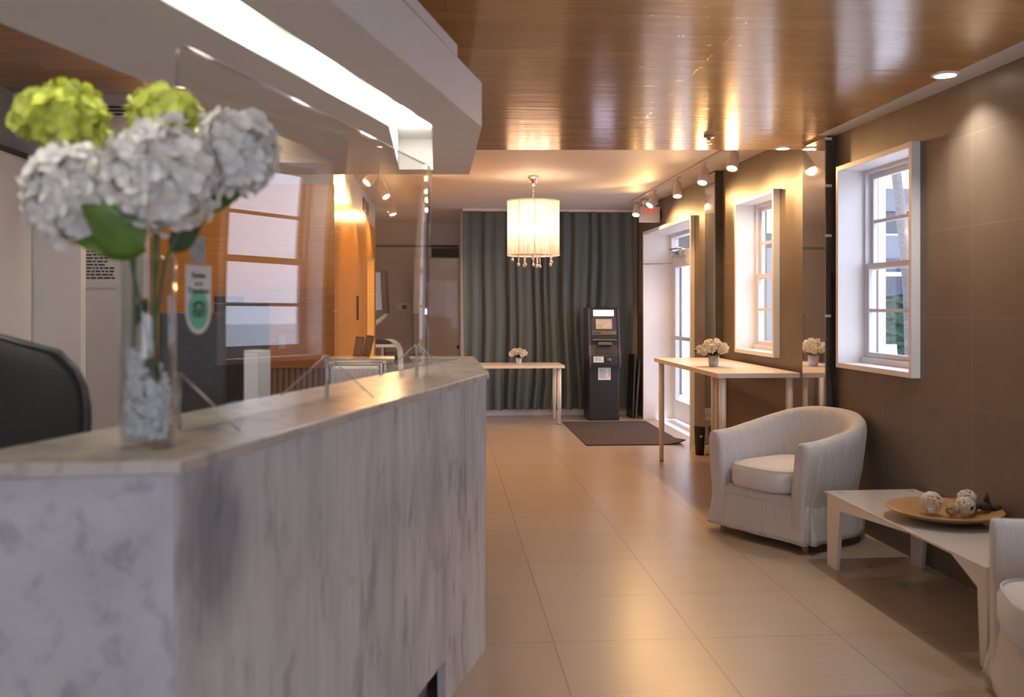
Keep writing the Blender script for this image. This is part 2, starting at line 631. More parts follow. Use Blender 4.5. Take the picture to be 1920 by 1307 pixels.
def text_mesh(body, size, name, mat, parent, loc, rot, extrude=.0006, bold=False):
    cu = bpy.data.curves.new(name, 'FONT')
    cu.body = body
    cu.size = size
    cu.align_x = 'CENTER'
    cu.align_y = 'CENTER'
    cu.extrude = extrude
    if bold:
        cu.offset = size * .02
    cu.materials.append(M[mat])
    tmp = bpy.data.objects.new(name, cu)
    COL.objects.link(tmp)
    dg = bpy.context.evaluated_depsgraph_get()
    me = bpy.data.meshes.new_from_object(tmp.evaluated_get(dg))
    bpy.data.objects.remove(tmp)
    me.materials.clear()
    me.materials.append(M[mat])
    o = bpy.data.objects.new(name, me)
    COL.objects.link(o)
    o.parent = parent
    o.location = loc
    o.rotation_euler = rot
    return o


# ------------------------------------------------------------------ the shell of the room
CZ, FZ = 2.53, 2.65             # boarded ceiling, painted far ceiling
YB = 11.92                      # back wall
struct(MB().box((-3.2, -2.6, -.12), (2.62, 14.4, 0)).build('floor', 'floor'), 'pale beige square tiled floor of the lobby', 'floor')

e0, e1 = at(200, 281, 6.69), at(1560, 281, 6.69)
ex = (e1.y - e0.y) / (e1.x - e0.x)
EY = lambda x: e0.y + ex * (x - e0.x)
ce = MB()
ce.prism([(-2.6, -2.6), (2.45, -2.6), (2.45, 5.96), (2.72, 5.96), (2.72, EY(2.72)), (-.86, EY(-.86)), (-.86, 5.05), (-2.6, 5.05)], CZ, FZ)
ceil = struct(ce.build('ceiling', 'ceil_wood'), 'glossy brown boarded ceiling over the reception and seating', 'ceiling')
struct(MB().box((2.452, -2.6, CZ), (2.75, 5.958, FZ)).build('trim_1', 'white_paint'), 'white strip edging the boarded ceiling above the window wall', 'trim')
struct(MB().box((-3.3, 4.9, FZ + .001), (2.9, 14.4, FZ + .12)).build('ceiling_far', 'far_ceiling'), 'plain cream ceiling over the curtain and chandelier', 'ceiling')

# right wall: its own frame, x outwards, y along the wall
RA = math.atan(.015)
RLOC, RROT = Vector((2.60, 4.5, 0)), (0, 0, RA)
RM = Matrix.Translation(RLOC) @ Euler(RROT).to_matrix().to_4x4()
T_W = .24                        # thickness
w1a, w1b, w2a, w2b, da, db = .409, 1.363, 2.467, 3.386, 4.783, 6.934
WZ0, WZ1, DZ1 = 1.007, 2.307, 2.33
wr = MB()
s0, s1 = -7.1, 7.55
w0a, w0b = -1.66, -.70
wr.box((0, s0, 0), (T_W, w0a, FZ))
wr.box((0, w0a, 0), (T_W, w0b, WZ0)).box((0, w0a, WZ1), (T_W, w0b, FZ))
wr.box((0, w0b, 0), (T_W, w1a, FZ))
wr.box((0, w1a, 0), (T_W, w1b, WZ0)).box((0, w1a, WZ1), (T_W, w1b, FZ))
wr.box((0, w1b, 0), (T_W, w2a, FZ))
wr.box((0, w2a, 0), (T_W, w2b, WZ0)).box((0, w2a, WZ1), (T_W, w2b, FZ))
wr.box((0, w2b, 0), (T_W, da, FZ))
wr.box((0, da, DZ1), (T_W, db, FZ))
wr.box((0, db, 0), (T_W, s1, FZ))
struct(wr.build('wall_right', 'tile', loc=RLOC, rot=RROT), 'taupe tiled wall with the two windows and the glass door', 'wall')
# mirrored strips standing proud of the wall
for k, (a, b, z0, lab) in enumerate(((1.466, 1.845, 0, 'tall narrow mirror strip beside the larger window'), (3.872, 4.172, 0, 'tall narrow mirror strip between the small window and the glass door'))):
    p = thing('mirror_panel', lab, 'mirror', RLOC, RA, 'mirror strips on the tiled wall')
    MB().box((-.066, a, z0 + .0), (-.002, b, (CZ if k == 0 else FZ) - .002)).build('backing', 'dark_gap', p)
    MB().prism([(-.0665, a + .006), (-.0665, b), (-.0745, b), (-.0745, a + .006)], z0 + .012, (CZ if k == 0 else FZ) - .012).build('mirror_glass', 'mirror', p)
    for z in ([2.50, 2.19, 1.86, 1.33] if k == 0 else []):
        MB().box((-.079, a - .004, z), (-.03, a - .0002, z + .018), .002).build('clip', 'frame_white', p)
cb = MB().tube([(-.035, 1.452, 1.62), (-.036, 1.450, 1.2), (-.045, 1.447, 1.0), (-.022, 1.449, .8), (-.03, 1.452, .5), (-.05, 1.450, .2), (-.03, 1.44, .012)], .006, 8).build('cable', 'rubber', loc=RLOC, rot=RROT)
tag(cb, 'black cable hanging down the dark edge beside the larger window', 'cable')

# rest of the shell
struct(MB().box((.20, YB, 0), (2.56, YB + .15, FZ)).build('wall_back', 'beige_paint'), 'beige wall behind the grey-green curtain', 'wall')
struct(MB().box((.23, YB - .02, 0), (2.49, YB - .0005, .085), .004).build('baseboard_back', 'white_paint'), 'white baseboard under the curtain hem', 'baseboard')
struct(MB().box((-.86 - 1.2, 13.9, 0), (.6, 14.05, FZ)).build('wall_recess', 'brown_paint'), 'brown wall at the end of the side recess with the cream door', 'wall')
struct(MB().box((.20, YB + .151, 0), (.32, 13.899, FZ)).build('wall_recess_right', 'brown_paint'), 'brown return wall hidden beside the cream door recess', 'wall')
# honey wood corridor wall
WX = -.86
wl = MB()
wl.box((-2.75, 7.3, .96), (WX, 7.42, 2.35))
wl.box((WX - .12, 7.42, 0), (WX, 10.35, 2.35))
wl.box((WX - .12, 10.35, 1.98), (WX, 11.35, 2.35))
wl.box((WX - .12, 11.35, 0), (WX, 11.62, 2.35))
struct(wl.build('wall_left', 'honey'), 'honey wood panelled wall behind the reception desk', 'wall')
wb = MB()
wb.box((-2.75, 7.31, 2.352), (WX - .01, 7.42, FZ))
wb.box((WX - .12, 7.42, 2.352), (WX - .01, 11.62, FZ))
struct(wb.build('wall_left_upper', 'white_paint'), 'pale plaster band above the honey wood panelling', 'wall')
struct(MB().box((-2.75, 7.32, 0), (WX, 7.42, .955)).build('wall_left_lower', 'bead'), 'ribbed wainscot below the honey wood wall', 'wall')
struct(MB().box((-2.75, 7.275, .925), (WX + .004, 7.319, .985), .004).build('trim_2', 'honey_dark'), 'orange wood rail along the top of the wainscot', 'trim')
struct(MB().box((-2.75, 7.28, 1.0), (-2.35, 7.299, 2.34)).build('trim_3', 'honey_dark'), 'wood board at the left end of the honey wood wall', 'trim')
# office side
struct(MB().box((-3.3, 5.06, 0), (-1.60, 5.16, FZ)).build('wall_office', 'grey_paint'), 'grey wall with the notice and vent behind the desk chair', 'wall')
struct(MB().box((-2.40, -2.6, 0), (-2.27, 5.055, CZ)).build('wall_office_left', 'grey_paint'), 'grey side wall at the left edge of the reception', 'wall')
struct(MB().box((-2.75, 5.161, 0), (-2.65, 7.295, FZ)).build('wall_office_end', 'beige_paint'), 'beige wall between the office wall and the wood panelling', 'wall')
struct(MB().box((WX - 1.3, 11.0, 0), (WX - 1.2, 13.9, FZ)).build('wall_recess_left', 'brown_paint'), 'brown wall at the far left of the side recess', 'wall')
# unseen front wall behind the camera, glazing added to let in daylight
sf = MB()
sf.box((-2.4, -2.6, 0), (-2.1, -2.45, CZ)).box((2.45, -2.6, 0), (2.7, -2.45, CZ)).box((-2.1, -2.6, 2.25), (2.45, -2.45, CZ)).box((-2.1, -2.6, 0), (2.45, -2.45, .70)).box((-2.1, -2.6, .70), (-1.25, -2.45, 2.25))
struct(sf.build('wall_front', 'white_paint'), 'white wall behind the viewer, unseen, around the added glazing', 'wall')
fw = thing('window_3', 'wide glazing added unseen behind the viewer for daylight', 'window', (0, 0, 0), kind='structure')
for k, x in enumerate((-1.25, -.05, 1.15, 2.40)):
    MB().box((x, -2.56, .70), (x + .05, -2.5, 2.25)).build('mullion', 'alu', fw)
for k, x in enumerate((-1.20, 0.0, 1.20)):
    MB().box((x, -2.532, .70), (x + 1.15, -2.524, 2.25)).build('pane', 'pane', fw)


# ------------------------------------------------------------------ windows in the right wall
def window(n, a, b, z0, z1, label):
    w = thing('window_%d' % n, label, 'window', RLOC, RA, kind='structure')
    t = .032
    fr = MB()
    fr.box((-.05, a, z0), (.20, a + t, z1), .002).box((-.05, b - t, z0), (.20, b, z1), .002)
    fr.box((-.05, a + t, z0), (.20, b - t, z0 + t), .002).box((-.05, a + t, z1 - t), (.20, b - t, z1), .002)
    fr.build('frame', 'frame_white', w)
    ia, ib, y0, y1 = a + t, b - t, z0 + t, z1 - t
    mid = (y0 + y1) / 2
    st = MB().box((.10, ia, y0), (.19, ib, y0 + .035), .002)
    st.build('sill', 'sash_white', w)
    y0 += .035
    jm = MB()
    jm.box((.125, ia, y0), (.195, ia + .022, y1)).box((.125, ib - .022, y0), (.195, ib, y1)).box((.125, ia + .022, y1 - .022), (.195, ib - .022, y1))
    jm.build('jamb', 'sash_white', w)
    ia += .022
    ib -= .022
    y1 -= .022
    for nm, zz0, zz1, x in (('lower_sash', y0, mid + .02, .132), ('upper_sash', mid - .02, y1, .162)):
        s = MB()
        r = .034
        s.box((x, ia, zz0), (x + .028, ia + r, zz1)).box((x, ib - r, zz0), (x + .028, ib, zz1))
        s.box((x, ia + r, zz0), (x + .028, ib - r, zz0 + r)).box((x, ia + r, zz1 - r), (x + .028, ib - r, zz1))
        so = s.build(nm, 'sash_white', w)
        zm, ym = (zz0 + zz1) / 2, (ia + ib) / 2
        MB().box((x + .004, ia + r, zm - .011), (x + .024, ib - r, zm + .011)).build('muntin', 'sash_white', so)
        MB().box((x + .012, ia + r, zz0 + r), (x + .016, ib - r, zz1 - r)).build('pane', 'pane', so)
    return w


window(1, w1a, w1b, WZ0, WZ1, 'large white deep-framed sash window above the coffee table')
window(2, w2a, w2b, WZ0, WZ1, 'white deep-framed sash window above the long table, farther along the wall')

window(4, w0a, w0b, WZ0, WZ1, 'white deep-framed sash window added unseen behind the second armchair for daylight')  # added window, out of view, brings in more daylight

# glass door in its deep white surround
dr = thing('door_1', 'white framed glass entrance door deep in its white surround beside the curtain', 'door', RLOC, RA, kind='structure')
sd = MB()
sd.box((-.04, da, 0), (.40, da + .04, DZ1), .003).box((-.04, db - .04, 0), (.40, db, DZ1), .003).box((-.04, da + .04, DZ1 - .04), (.40, db - .04, DZ1), .003)
sd.build('surround', 'frame_white', dr)
DX = .30
ds0, ds1 = da + .62, db - .06     # leaf
fr = MB()
fr.box((DX, db - .10, 0), (DX + .09, db - .04, DZ1 - .04)).box((DX, da + .54, 0), (DX + .09, da + .60, DZ1 - .04)).box((DX, da + .60, 2.02), (DX + .09, db - .10, 2.08)).box((DX, da + .04, 0), (DX + .09, da + .10, DZ1 - .04))
fr.box((DX, da + .10, 0), (DX + .09, da + .54, .10)).box((DX, da + .10, DZ1 - .10), (DX + .09, da + .54, DZ1 - .04)).box((DX, da + .60, DZ1 - .08), (DX + .09, db - .10, DZ1 - .04))
fr.build('door_frame', 'alu', dr)
MB().box((DX + .04, da + .60, 2.08), (DX + .046, db - .10, DZ1 - .08)).build('transom_pane', 'pane', dr)
MB().box((DX + .04, da + .10, .10), (DX + .046, da + .54, DZ1 - .10)).build('side_pane', 'pane', dr)
la, lb = da + .61, db - .11
lf = MB()
lf.box((DX + .02, la, .02), (DX + .07, la + .10, 2.01), .002).box((DX + .02, lb - .10, .02), (DX + .07, lb, 2.01), .002)
lf.box((DX + .02, la + .10, .02), (DX + .07, lb - .10, .26), .002).box((DX + .02, la + .10, 1.88), (DX + .07, lb - .10, 2.01), .002)
leaf = lf.build('door_leaf', 'alu', dr)
MB().box((DX + .042, la + .10, .26), (DX + .048, lb - .10, 1.88)).build('glass_pane', 'pane', leaf)
MB().box((DX - .03, la + .15, 1.0), (DX + .0, lb - .06, 1.045), .006).box((DX - .045, la + .05, .96), (DX + .02, la + .14, 1.10), .006).build('push_bar', 'steel', leaf)
MB().box((DX - .06, lb - .55, 2.0), (DX + .018, lb - .25, 2.07), .008).tube([(DX - .04, lb - .4, 2.03), (DX - .22, lb - .75, 2.06), (DX - .02, lb - 1.05, 2.09)], .011, 8).build('closer', 'steel', leaf)
MB().tube([(-.10, db + .0, 1.93), (DX - .02, db - .2, 1.93)], .007, 8).build('restraint_rod', 'steel', dr)

# ------------------------------------------------------------------ outside
struct(MB().box((2.75, -14, -.3), (40, 45, -.02)).build('ground', 'paving'), 'grey paving outside the windows', 'ground')
pp = at(1648, 575, 9.2)
tag(MB().box((3.35, pp.y, -.02), (at(1661, 575, 9.2).x, pp.y + .4, 5.0)).build('white_column', 'ext_white'), 'white stucco wall end seen through the larger window', 'wall')
bl = thing('neighbour_building', 'blue-grey building with tinted glazing across the yard', 'building', (at(1690, 575, 26).x, at(1690, 575, 26).y, 0))
MB().box((-2.4, 0, -.02), (3.2, 6, 3.4)).build('facade', 'ext_band', bl)
MB().box((-2.2, -.06, 1.75), (3.0, -.001, 2.75)).build('glazing', 'ext_glass', bl)
MB().box((-2.2, -.12, 2.25), (3.0, -.061, 2.36)).build('glazing_bar', 'ext_white', bl)
cv = thing('entrance_awning', 'dark blue-grey awning high outside the larger window', 'awning', (at(1690, 575, 13).x, at(1690, 575, 13).y, 0))
MB().box((-.35, 0, 2.62), (1.6, 2.5, 2.72)).build('soffit', 'ext_grey', cv)
MB().box((-.35, -.05, 2.73), (1.6, 2.5, 3.05)).build('fascia', 'ext_band', cv)
for y in (.2, 2.3):
    MB().box((1.5, y, -.02), (1.58, y + .08, 2.619)).build('post', 'ext_grey', cv)
hd = MB().box((0, 0, 0), (3.4, .8, 1.62))
bmesh.ops.subdivide_edges(hd.bm, edges=hd.bm.edges[:], cuts=24, use_grid_fill=True)
rnd = random.Random(3)
for v in hd.bm.verts:
    v.co += Vector((rnd.uniform(-.05, .05), rnd.uniform(-.08, .08), rnd.uniform(-.05, .05)))
hd = hd.build('hedge', 'hedge', loc=(at(1655, 575, 18).x, at(1655, 575, 18).y, -.02))
tag(hd, 'clipped green hedge outside the larger window', 'hedge')
pb = at(1711, 575, 11.2)
pt = MB().tube([(0, 0, -.02), (-.02, 0, .8), (-.05, 0, 1.6), (-.13, 0, 2.4), (-.25, 0, 3.4), (-.3, 0, 4.6)], [.085, .07, .064, .06, .058, .05], 14).build('palm_trunk', 'trunk', loc=(pb.x, pb.y, 0))
tag(pt, 'pale slanting palm trunk outside the larger window', 'tree')
gp = at(1266, 575, 15)
tag(MB().box((0, 0, -.02), (.11, .3, 2.35)).box((-.4, .0, 2.36), (1.6, .3, 2.6)).build('porch_post', 'ext_grey', loc=(gp.x, gp.y, 0)), 'grey porch post seen through the glass door', 'post')
yc = thing('garden_chair', 'white wire garden chair in front of the hedge', 'chair', (at(1672, 575, 14.5).x, at(1672, 575, 14.5).y, -.02))
for dx in (-.2, .2):
    MB().tube([(dx, -.2, 0), (dx, -.2, .42)], .012, 6).build('leg', 'ext_white', yc)
    MB().tube([(dx, .2, 0), (dx, .2, .42), (dx, .27, .82)], .012, 6).build('leg', 'ext_white', yc)
MB().box((-.22, -.22, .42), (.22, .22, .45), .01).build('seat', 'ext_white', yc)
MB().box((-.2, .23, .55), (.2, .25, .82), .008).build('backrest', 'ext_white', yc)

# ------------------------------------------------------------------ reception counter
TZ = 1.129                                            # top of the slab
A_, F_, G_ = W(-.583, 1.632), W(-.094, 3.803), W(-.21, 5.07)
CL = W(-1.02, 1.568)
IN_ = W(-.27, 4.81)
R0, R1 = W(-.98, 4.84), W(-.98, 5.12)
V2 = lambda p: Vector((p[0], p[1]))
top_poly = [CL, A_, F_, G_, R1, R0, IN_]
co = thing('reception_counter', 'grey marble reception counter with an angled corner and polished slab top', 'counter', (*A_, 0))
oA = V2(A_)
L2 = lambda p: (p[0] - oA.x, p[1] - oA.y)
sl = MB().prism([L2(p) for p in top_poly], TZ - .025, TZ)
bmesh.ops.bevel(sl.bm, geom=[e for e in sl.bm.edges if abs(e.verts[0].co.z - e.verts[1].co.z) < 1e-4], offset=.003, segments=2, affect='EDGES', profile=.5)
sl.build('top_slab', 'marble_top', co)


def frame2(p, q, inset):
    """matrix: x along p->q, y up (world z), z outwards (to the right of p->q); origin inset behind the line"""
    p, q = V2(p), V2(q)
    d = (q - p).normalized()
    n = Vector((d.y, -d.x))
    o = p - n * inset - oA
    return Matrix(((d.x, 0, n.x, o.x), (d.y, 0, n.y, o.y), (0, 1, 0, 0), (0, 0, 0, 1))), (q - p).length


PT = TZ - .027
mF, lF = frame2(A_, F_, .012)


def s_on(p, q, px):
    """how far along p->q (world) the photo column px falls"""
    u = (px - 960) / F
    dx, dy = u * cT + sT, cT - u * sT
    p, q = V2(p), V2(q)
    d = (q - p)
    t = (dx * p.y - dy * p.x) / (dy * d.x - dx * d.y)
    return t * d.length


s840, s870 = s_on(A_, F_, 842), s_on(A_, F_, 872)
e = .001
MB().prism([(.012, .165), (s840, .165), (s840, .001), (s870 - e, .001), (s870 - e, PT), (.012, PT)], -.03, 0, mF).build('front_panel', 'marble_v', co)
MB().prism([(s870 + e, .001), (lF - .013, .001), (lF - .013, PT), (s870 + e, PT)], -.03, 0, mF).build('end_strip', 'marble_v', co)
MB().prism([(.05, .001), (s840 + .02, .001), (s840 + .02, .18), (.05, .18)], -.095, -.075, mF).build('toe_kick', 'marble_shaded', co)
mL, lL = frame2(CL, A_, .012)
MB().prism([(.0, .001), (lL - .013, .001), (lL - .013, PT), (.0, PT)], -.03, 0, mL).build('side_panel', 'marble_b', co)
mG, lG = frame2(F_, G_, .012)
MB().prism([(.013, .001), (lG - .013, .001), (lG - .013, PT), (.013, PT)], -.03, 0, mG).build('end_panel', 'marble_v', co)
mB, lB = frame2(IN_, CL, .03)
MB().prism([(.02, .001), (lB - .05, .001), (lB - .05, PT), (.02, PT)], -.02, 0, mB).build('back_panel', 'grey_paint', co)
mR, lR = frame2(R0, IN_, -.0)
MB().prism([(.02, .001), (lR - .0, .001), (lR - .0, PT), (.02, PT)], -.06, -.04, mR).build('return_panel', 'grey_paint', co)
mQ, lQ = frame2(G_, R1, .012)
MB().prism([(.02, .001), (lQ - .02, .001), (lQ - .02, PT), (.02, PT)], -.03, 0, mQ).build('return_back_panel', 'honey_dark', co)

# staff desk behind the slab
dk = thing('staff_desk', 'low dark staff desk hidden behind the marble counter', 'desk', (*A_, 0))
dpl = [W(-.90, 2.72), W(-.36, 4.74), W(-1.0, 4.77), W(-1.52, 2.85)]
MB().prism([L2(p) for p in dpl], .71, .74).build('desktop', 'grey_paint', dk)
MB().prism([L2(p) for p in (W(-.95, 2.85), W(-.88, 3.2), W(-1.35, 3.3), W(-1.42, 2.95))], .001, .709).build('pedestal', 'grey_paint', dk)
MB().prism([L2(p) for p in (W(-.62, 4.1), W(-.5, 4.6), W(-.92, 4.65), W(-1.04, 4.15))], .001, .709).build('pedestal', 'grey_paint', dk)

# ------------------------------------------------------------------ acrylic screen
pa, pb_ = V2(W(-.734, 1.99)), V2(W(-.318, 3.69))
pd = (pb_ - pa).normalized()
pn = Vector((pd.y, -pd.x))                    # towards the visitors
plen = (pb_ - pa).length
ac = thing('acrylic_screen', 'tall clear acrylic sneeze screen standing on the marble counter', 'screen', (pa.x, pa.y, TZ + .0005))
AM = Matrix(((pd.x, 0, pn.x, 0), (pd.y, 0, pn.y, 0), (0, 1, 0, 0), (0, 0, 0, 1)))   # x along, y up, z outwards
top = .835
rc = .035
pts = [(0, 0), (plen, 0)] + [(plen - rc + rc * math.cos(a), top - .02 - rc + rc * math.sin(a)) for a in [k * PI / 10 for k in range(6)]] + \
      [(rc - rc * math.sin(a), top - rc + rc * math.cos(a)) for a in [k * PI / 10 for k in range(6)]]
def plan(sv):
    """plan offset of the sheet: flat, its far end bowed away from the desk"""
    q = max(0, sv - (plen - .13))
    return Vector((sv, -.21 * q + .21 * .03 * (1 - math.exp(-q / .03)) if q else 0))


def sheet_pt(sv, u, o):
    p = plan(sv)
    return AM @ Vector((p.x, u, p.y + o + .0385 * max(0, u - .155) ** 2))


svs = [rc * (1 - math.cos(k * PI / 12)) for k in range(7)] + [.2, .5, .8, 1.1, 1.3] + [plen - .14 + (.14 - rc) * k / 10 for k in range(11)] + [plen - rc + rc * math.sin(k * PI / 12) for k in range(1, 7)]


def sheet_top(sv):
    if sv < rc:
        return top - rc + math.sqrt(max(0, rc * rc - (rc - sv) ** 2))
    t2 = top - .02 * sv / plen
    if sv > plen - rc:
        return t2 - rc + math.sqrt(max(0, rc * rc - (sv - plen + rc) ** 2))
    return t2


sm_ = MB()
for o in (-.003, .003):
    sm_.grid([[sheet_pt(sv, sheet_top(sv) * j / 6, o) for j in range(7)] for sv in svs], smooth=True)
sm_.build('sheet', 'acrylic', ac)
eg = MB()
eg.tube([sheet_pt(0, .0, 0)] + [sheet_pt(sv, sheet_top(sv), 0) for sv in svs] + [sheet_pt(plen, 0, 0)], .0036, 6)
eg.build('rim', 'acrylic_edge', ac)
for f in (.018, .446, .896):
    s = f * plen
    ft = MB()
    for sg in (-1, 1):
        z1 = .148 * sg
        m2 = AM @ Matrix(((0, 0, 1, s), (0, 1, 0, 0), (1, 0, 0, 0), (0, 0, 0, 1)))  # local x -> outwards, y -> up, z -> along
        ft.prism([(.0032 * sg, .0005), (z1, .0005), (z1, .006), (.0032 * sg, .126)], -.003, .003, m2)
    fo = ft.build('support_fin', 'acrylic_fin', ac)
    rm = MB()
    for sg in (-1, 1):
        P3 = lambda o, u: AM @ Vector((s, u, o))
        rm.tube([P3(.0035 * sg, .002), P3(.0035 * sg, .126)], .003, 6)
        rm.tube([P3(.0035 * sg, .126), P3(.148 * sg, .005)], .0026, 6)
    rm.build('fin_rim', 'fin_rim', fo)

# review sticker on the screen
sk = thing('review_sticker', 'white and green review sticker stuck on the clear acrylic screen', 'sticker', (pa.x + pn.x * .0022, pa.y + pn.y * .0022, TZ))
sx, sw = .10, .051
s_top, s_bot = .363, .209
rr = sw
out = [(sx - sw, s_top), (sx - sw, s_bot + rr * 1.05)] + [(sx - sw * math.cos(a), s_bot + rr * 1.05 - rr * 1.05 * math.sin(a)) for a in [k * PI / 16 for k in range(1, 16)]] + [(sx + sw, s_bot + rr * 1.05), (sx + sw, s_top)]
MB().prism(out, .0036, .0042, AM).build('backing', 'paper', sk)
cy = s_bot + .055
MB().prism([(sx + .041 * math.cos(a), cy + .044 * math.sin(a)) for a in [k * PI / 20 for k in range(40)]], .0043, .0046, AM).build('green_disc', 'green', sk)
ow = MB()
for sg in (-1, 1):
    for r0, r1 in ((.0125, .0088), (.0052, 0)):
        c = (sx + sg * .0135, cy - .004)
        if r1:
            for k in range(24):
                a0, a1 = 2 * PI * k / 24, 2 * PI * (k + 1) / 24
                ow.prism([(c[0] + r1 * math.cos(a0), c[1] + r1 * math.sin(a0)), (c[0] + r0 * math.cos(a0), c[1] + r0 * math.sin(a0)), (c[0] + r0 * math.cos(a1), c[1] + r0 * math.sin(a1)), (c[0] + r1 * math.cos(a1), c[1] + r1 * math.sin(a1))], .0047, .0050, AM)
        else:
            ow.prism([(c[0] + r0 * math.cos(2 * PI * k / 16), c[1] + r0 * math.sin(2 * PI * k / 16)) for k in range(16)], .0047, .0050, AM)
ow.prism([(sx - .028, cy + .008), (sx - .019, cy + .0085), (sx, cy + .0145), (sx + .019, cy + .0085), (sx + .028, cy + .008), (sx + .018, cy + .0165), (sx, cy + .021), (sx - .018, cy + .0165)], .0047, .0050, AM)
ow.prism([(sx - .006, cy - .010), (sx, cy - .021), (sx + .006, cy - .010)], .0047, .0050, AM)
ow.build('emblem', 'ink', sk)
RT = AM.to_euler()
for k, (tx, zz) in enumerate((('Review', s_top - .022), ('us on', s_top - .040), ('Tripadvisor', s_top - .057))):
    text_mesh(tx, .0185 if k != 1 else .014, 'lettering', 'ink', sk, AM @ Vector((sx, zz, .0047)), RT, .0003, True)
gq = MB().prism([(.066, .367), (.126, .367), (.126, .430), (.066, .430)], .0036, .0042, AM).build('grey_sticker', 'qr_grey', loc=(pa.x + pn.x * .0032, pa.y + pn.y * .0032, TZ))
tag(gq, 'plain grey square sticker above the green review sticker', 'sticker')

# ------------------------------------------------------------------ canopy over the counter
KZ0, KZ1 = 2.136, 2.317
tip = W(-.124, 3.80)
fl = lambda d: -.124 - .1977 * (3.80 - d)            # front edge (visitors' side)
bk = lambda d: -1.328 + .205 * (d - 2.407)
outer = [W(fl(.25), .25), tip, W(-.2374, 5.164), W(-1.62, 5.164), W(-1.62, 4.74), W(bk(4.74), 4.74), W(bk(.25), .25)]
sl0 = lambda d: -.505 - .2177 * (3.789 - d)
sr0 = lambda d: -.3226 - .218 * (3.767 - d)
hole = [W(sl0(.9), .9), W(sr0(.9), .9), W(-.3226, 3.767), W(-.421, 4.983), W(-.607, 4.983), W(sl0(3.789), 3.789)]
kn = thing('ceiling_canopy', 'white angled lighting canopy hanging over the marble counter', 'canopy', (*tip, KZ0))
oK = V2(tip)
l3 = lambda p, z: Vector((p[0] - oK.x, p[1] - oK.y, z))


def loop_edges(bm, pts, z):
    vs = [bm.verts.new(l3(p, z)) for p in pts]
    return vs, [bm.edges.new((vs[i], vs[(i + 1) % len(vs)])) for i in range(len(vs))]


def walls(bm, a, b):
    for i in range(len(a)):
        bm.faces.new((a[i], a[(i + 1) % len(a)], b[(i + 1) % len(b)], b[i]))


kb = MB()
bm = kb.bm
o0, oe = loop_edges(bm, outer, 0)
h0, he = loop_edges(bm, hole, 0)
bmesh.ops.triangle_fill(bm, use_beauty=True, use_dissolve=False, edges=oe + he)
o1, oe1 = loop_edges(bm, outer, KZ1 - KZ0)
h1, he1 = loop_edges(bm, hole, KZ1 - KZ0)
bmesh.ops.triangle_fill(bm, use_beauty=True, use_dissolve=False, edges=oe1 + he1)
walls(bm, o0, o1)
walls(bm, h0, h1)
kb.build('shell', 'canopy', kn)
# liner of the light slot
gz = .165
lb = MB()
h0 = [lb.bm.verts.new(l3(p, .001)) for p in hole]
h1 = [lb.bm.verts.new(l3(p, gz)) for p in hole]
walls(lb.bm, h0, h1)
lb.bm.faces.new(h1)
lin = lb.build('light_slot', 'slot_white', kn)
sld = lin.modifiers.new('thick', 'SOLIDIFY')
sld.thickness = .003
sld.offset = -1
for d in (1.25, 1.9, 2.55, 3.2, 3.85, 4.2, 4.55):
    xc = (sl0(d) + sr0(d)) / 2 if d < 3.75 else (-.414 - .10 * (d - 3.78) / 1.2)
    p = W(xc, d)
    lp = MB().lathe([(0, -.004), (.055, -.004), (.062, 0), (.062, .006), (0, .006)], 24).build('slot_lamp', 'slot_lamp', kn, l3(p, gz - .012))
# ledge above the canopy and its hanger up to the ceiling
la_, lb_ = W(fl(.25) - .02, .25), W(-.215, 3.49)
led = [W(fl(.25) - .006, .25), W(-.205, 3.49), W(-.42, 3.55), W(fl(.25) - .3, .25)]
MB().prism([(p[0] - oK.x, p[1] - oK.y) for p in led], KZ1 - KZ0 + .022, KZ1 - KZ0 + .066).build('ledge', 'canopy', kn)
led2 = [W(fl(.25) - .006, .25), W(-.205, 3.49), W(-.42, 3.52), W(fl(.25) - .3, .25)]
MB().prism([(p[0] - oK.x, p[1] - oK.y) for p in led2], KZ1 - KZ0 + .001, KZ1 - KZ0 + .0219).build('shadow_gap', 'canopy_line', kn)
core = [W(-.62, 1.0), W(-.36, 3.2), W(-.75, 3.25), W(-1.0, 1.0)]
MB().prism([(p[0] - oK.x, p[1] - oK.y) for p in core], KZ1 - KZ0 + .0665, CZ - KZ0 - .001).build('hanger', 'canopy', kn)

# ------------------------------------------------------------------ hydrangeas in the glass vase
for k_ in ('petal_white', 'petal_lime', 'petal_cream'):
    b_ = M[k_].node_tree.nodes['Principled BSDF']
    b_.inputs['Subsurface Weight'].default_value = .5
    b_.inputs['Subsurface Radius'].default_value = (.02, .02, .014)
    b_.inputs['Subsurface Scale'].default_value = .6


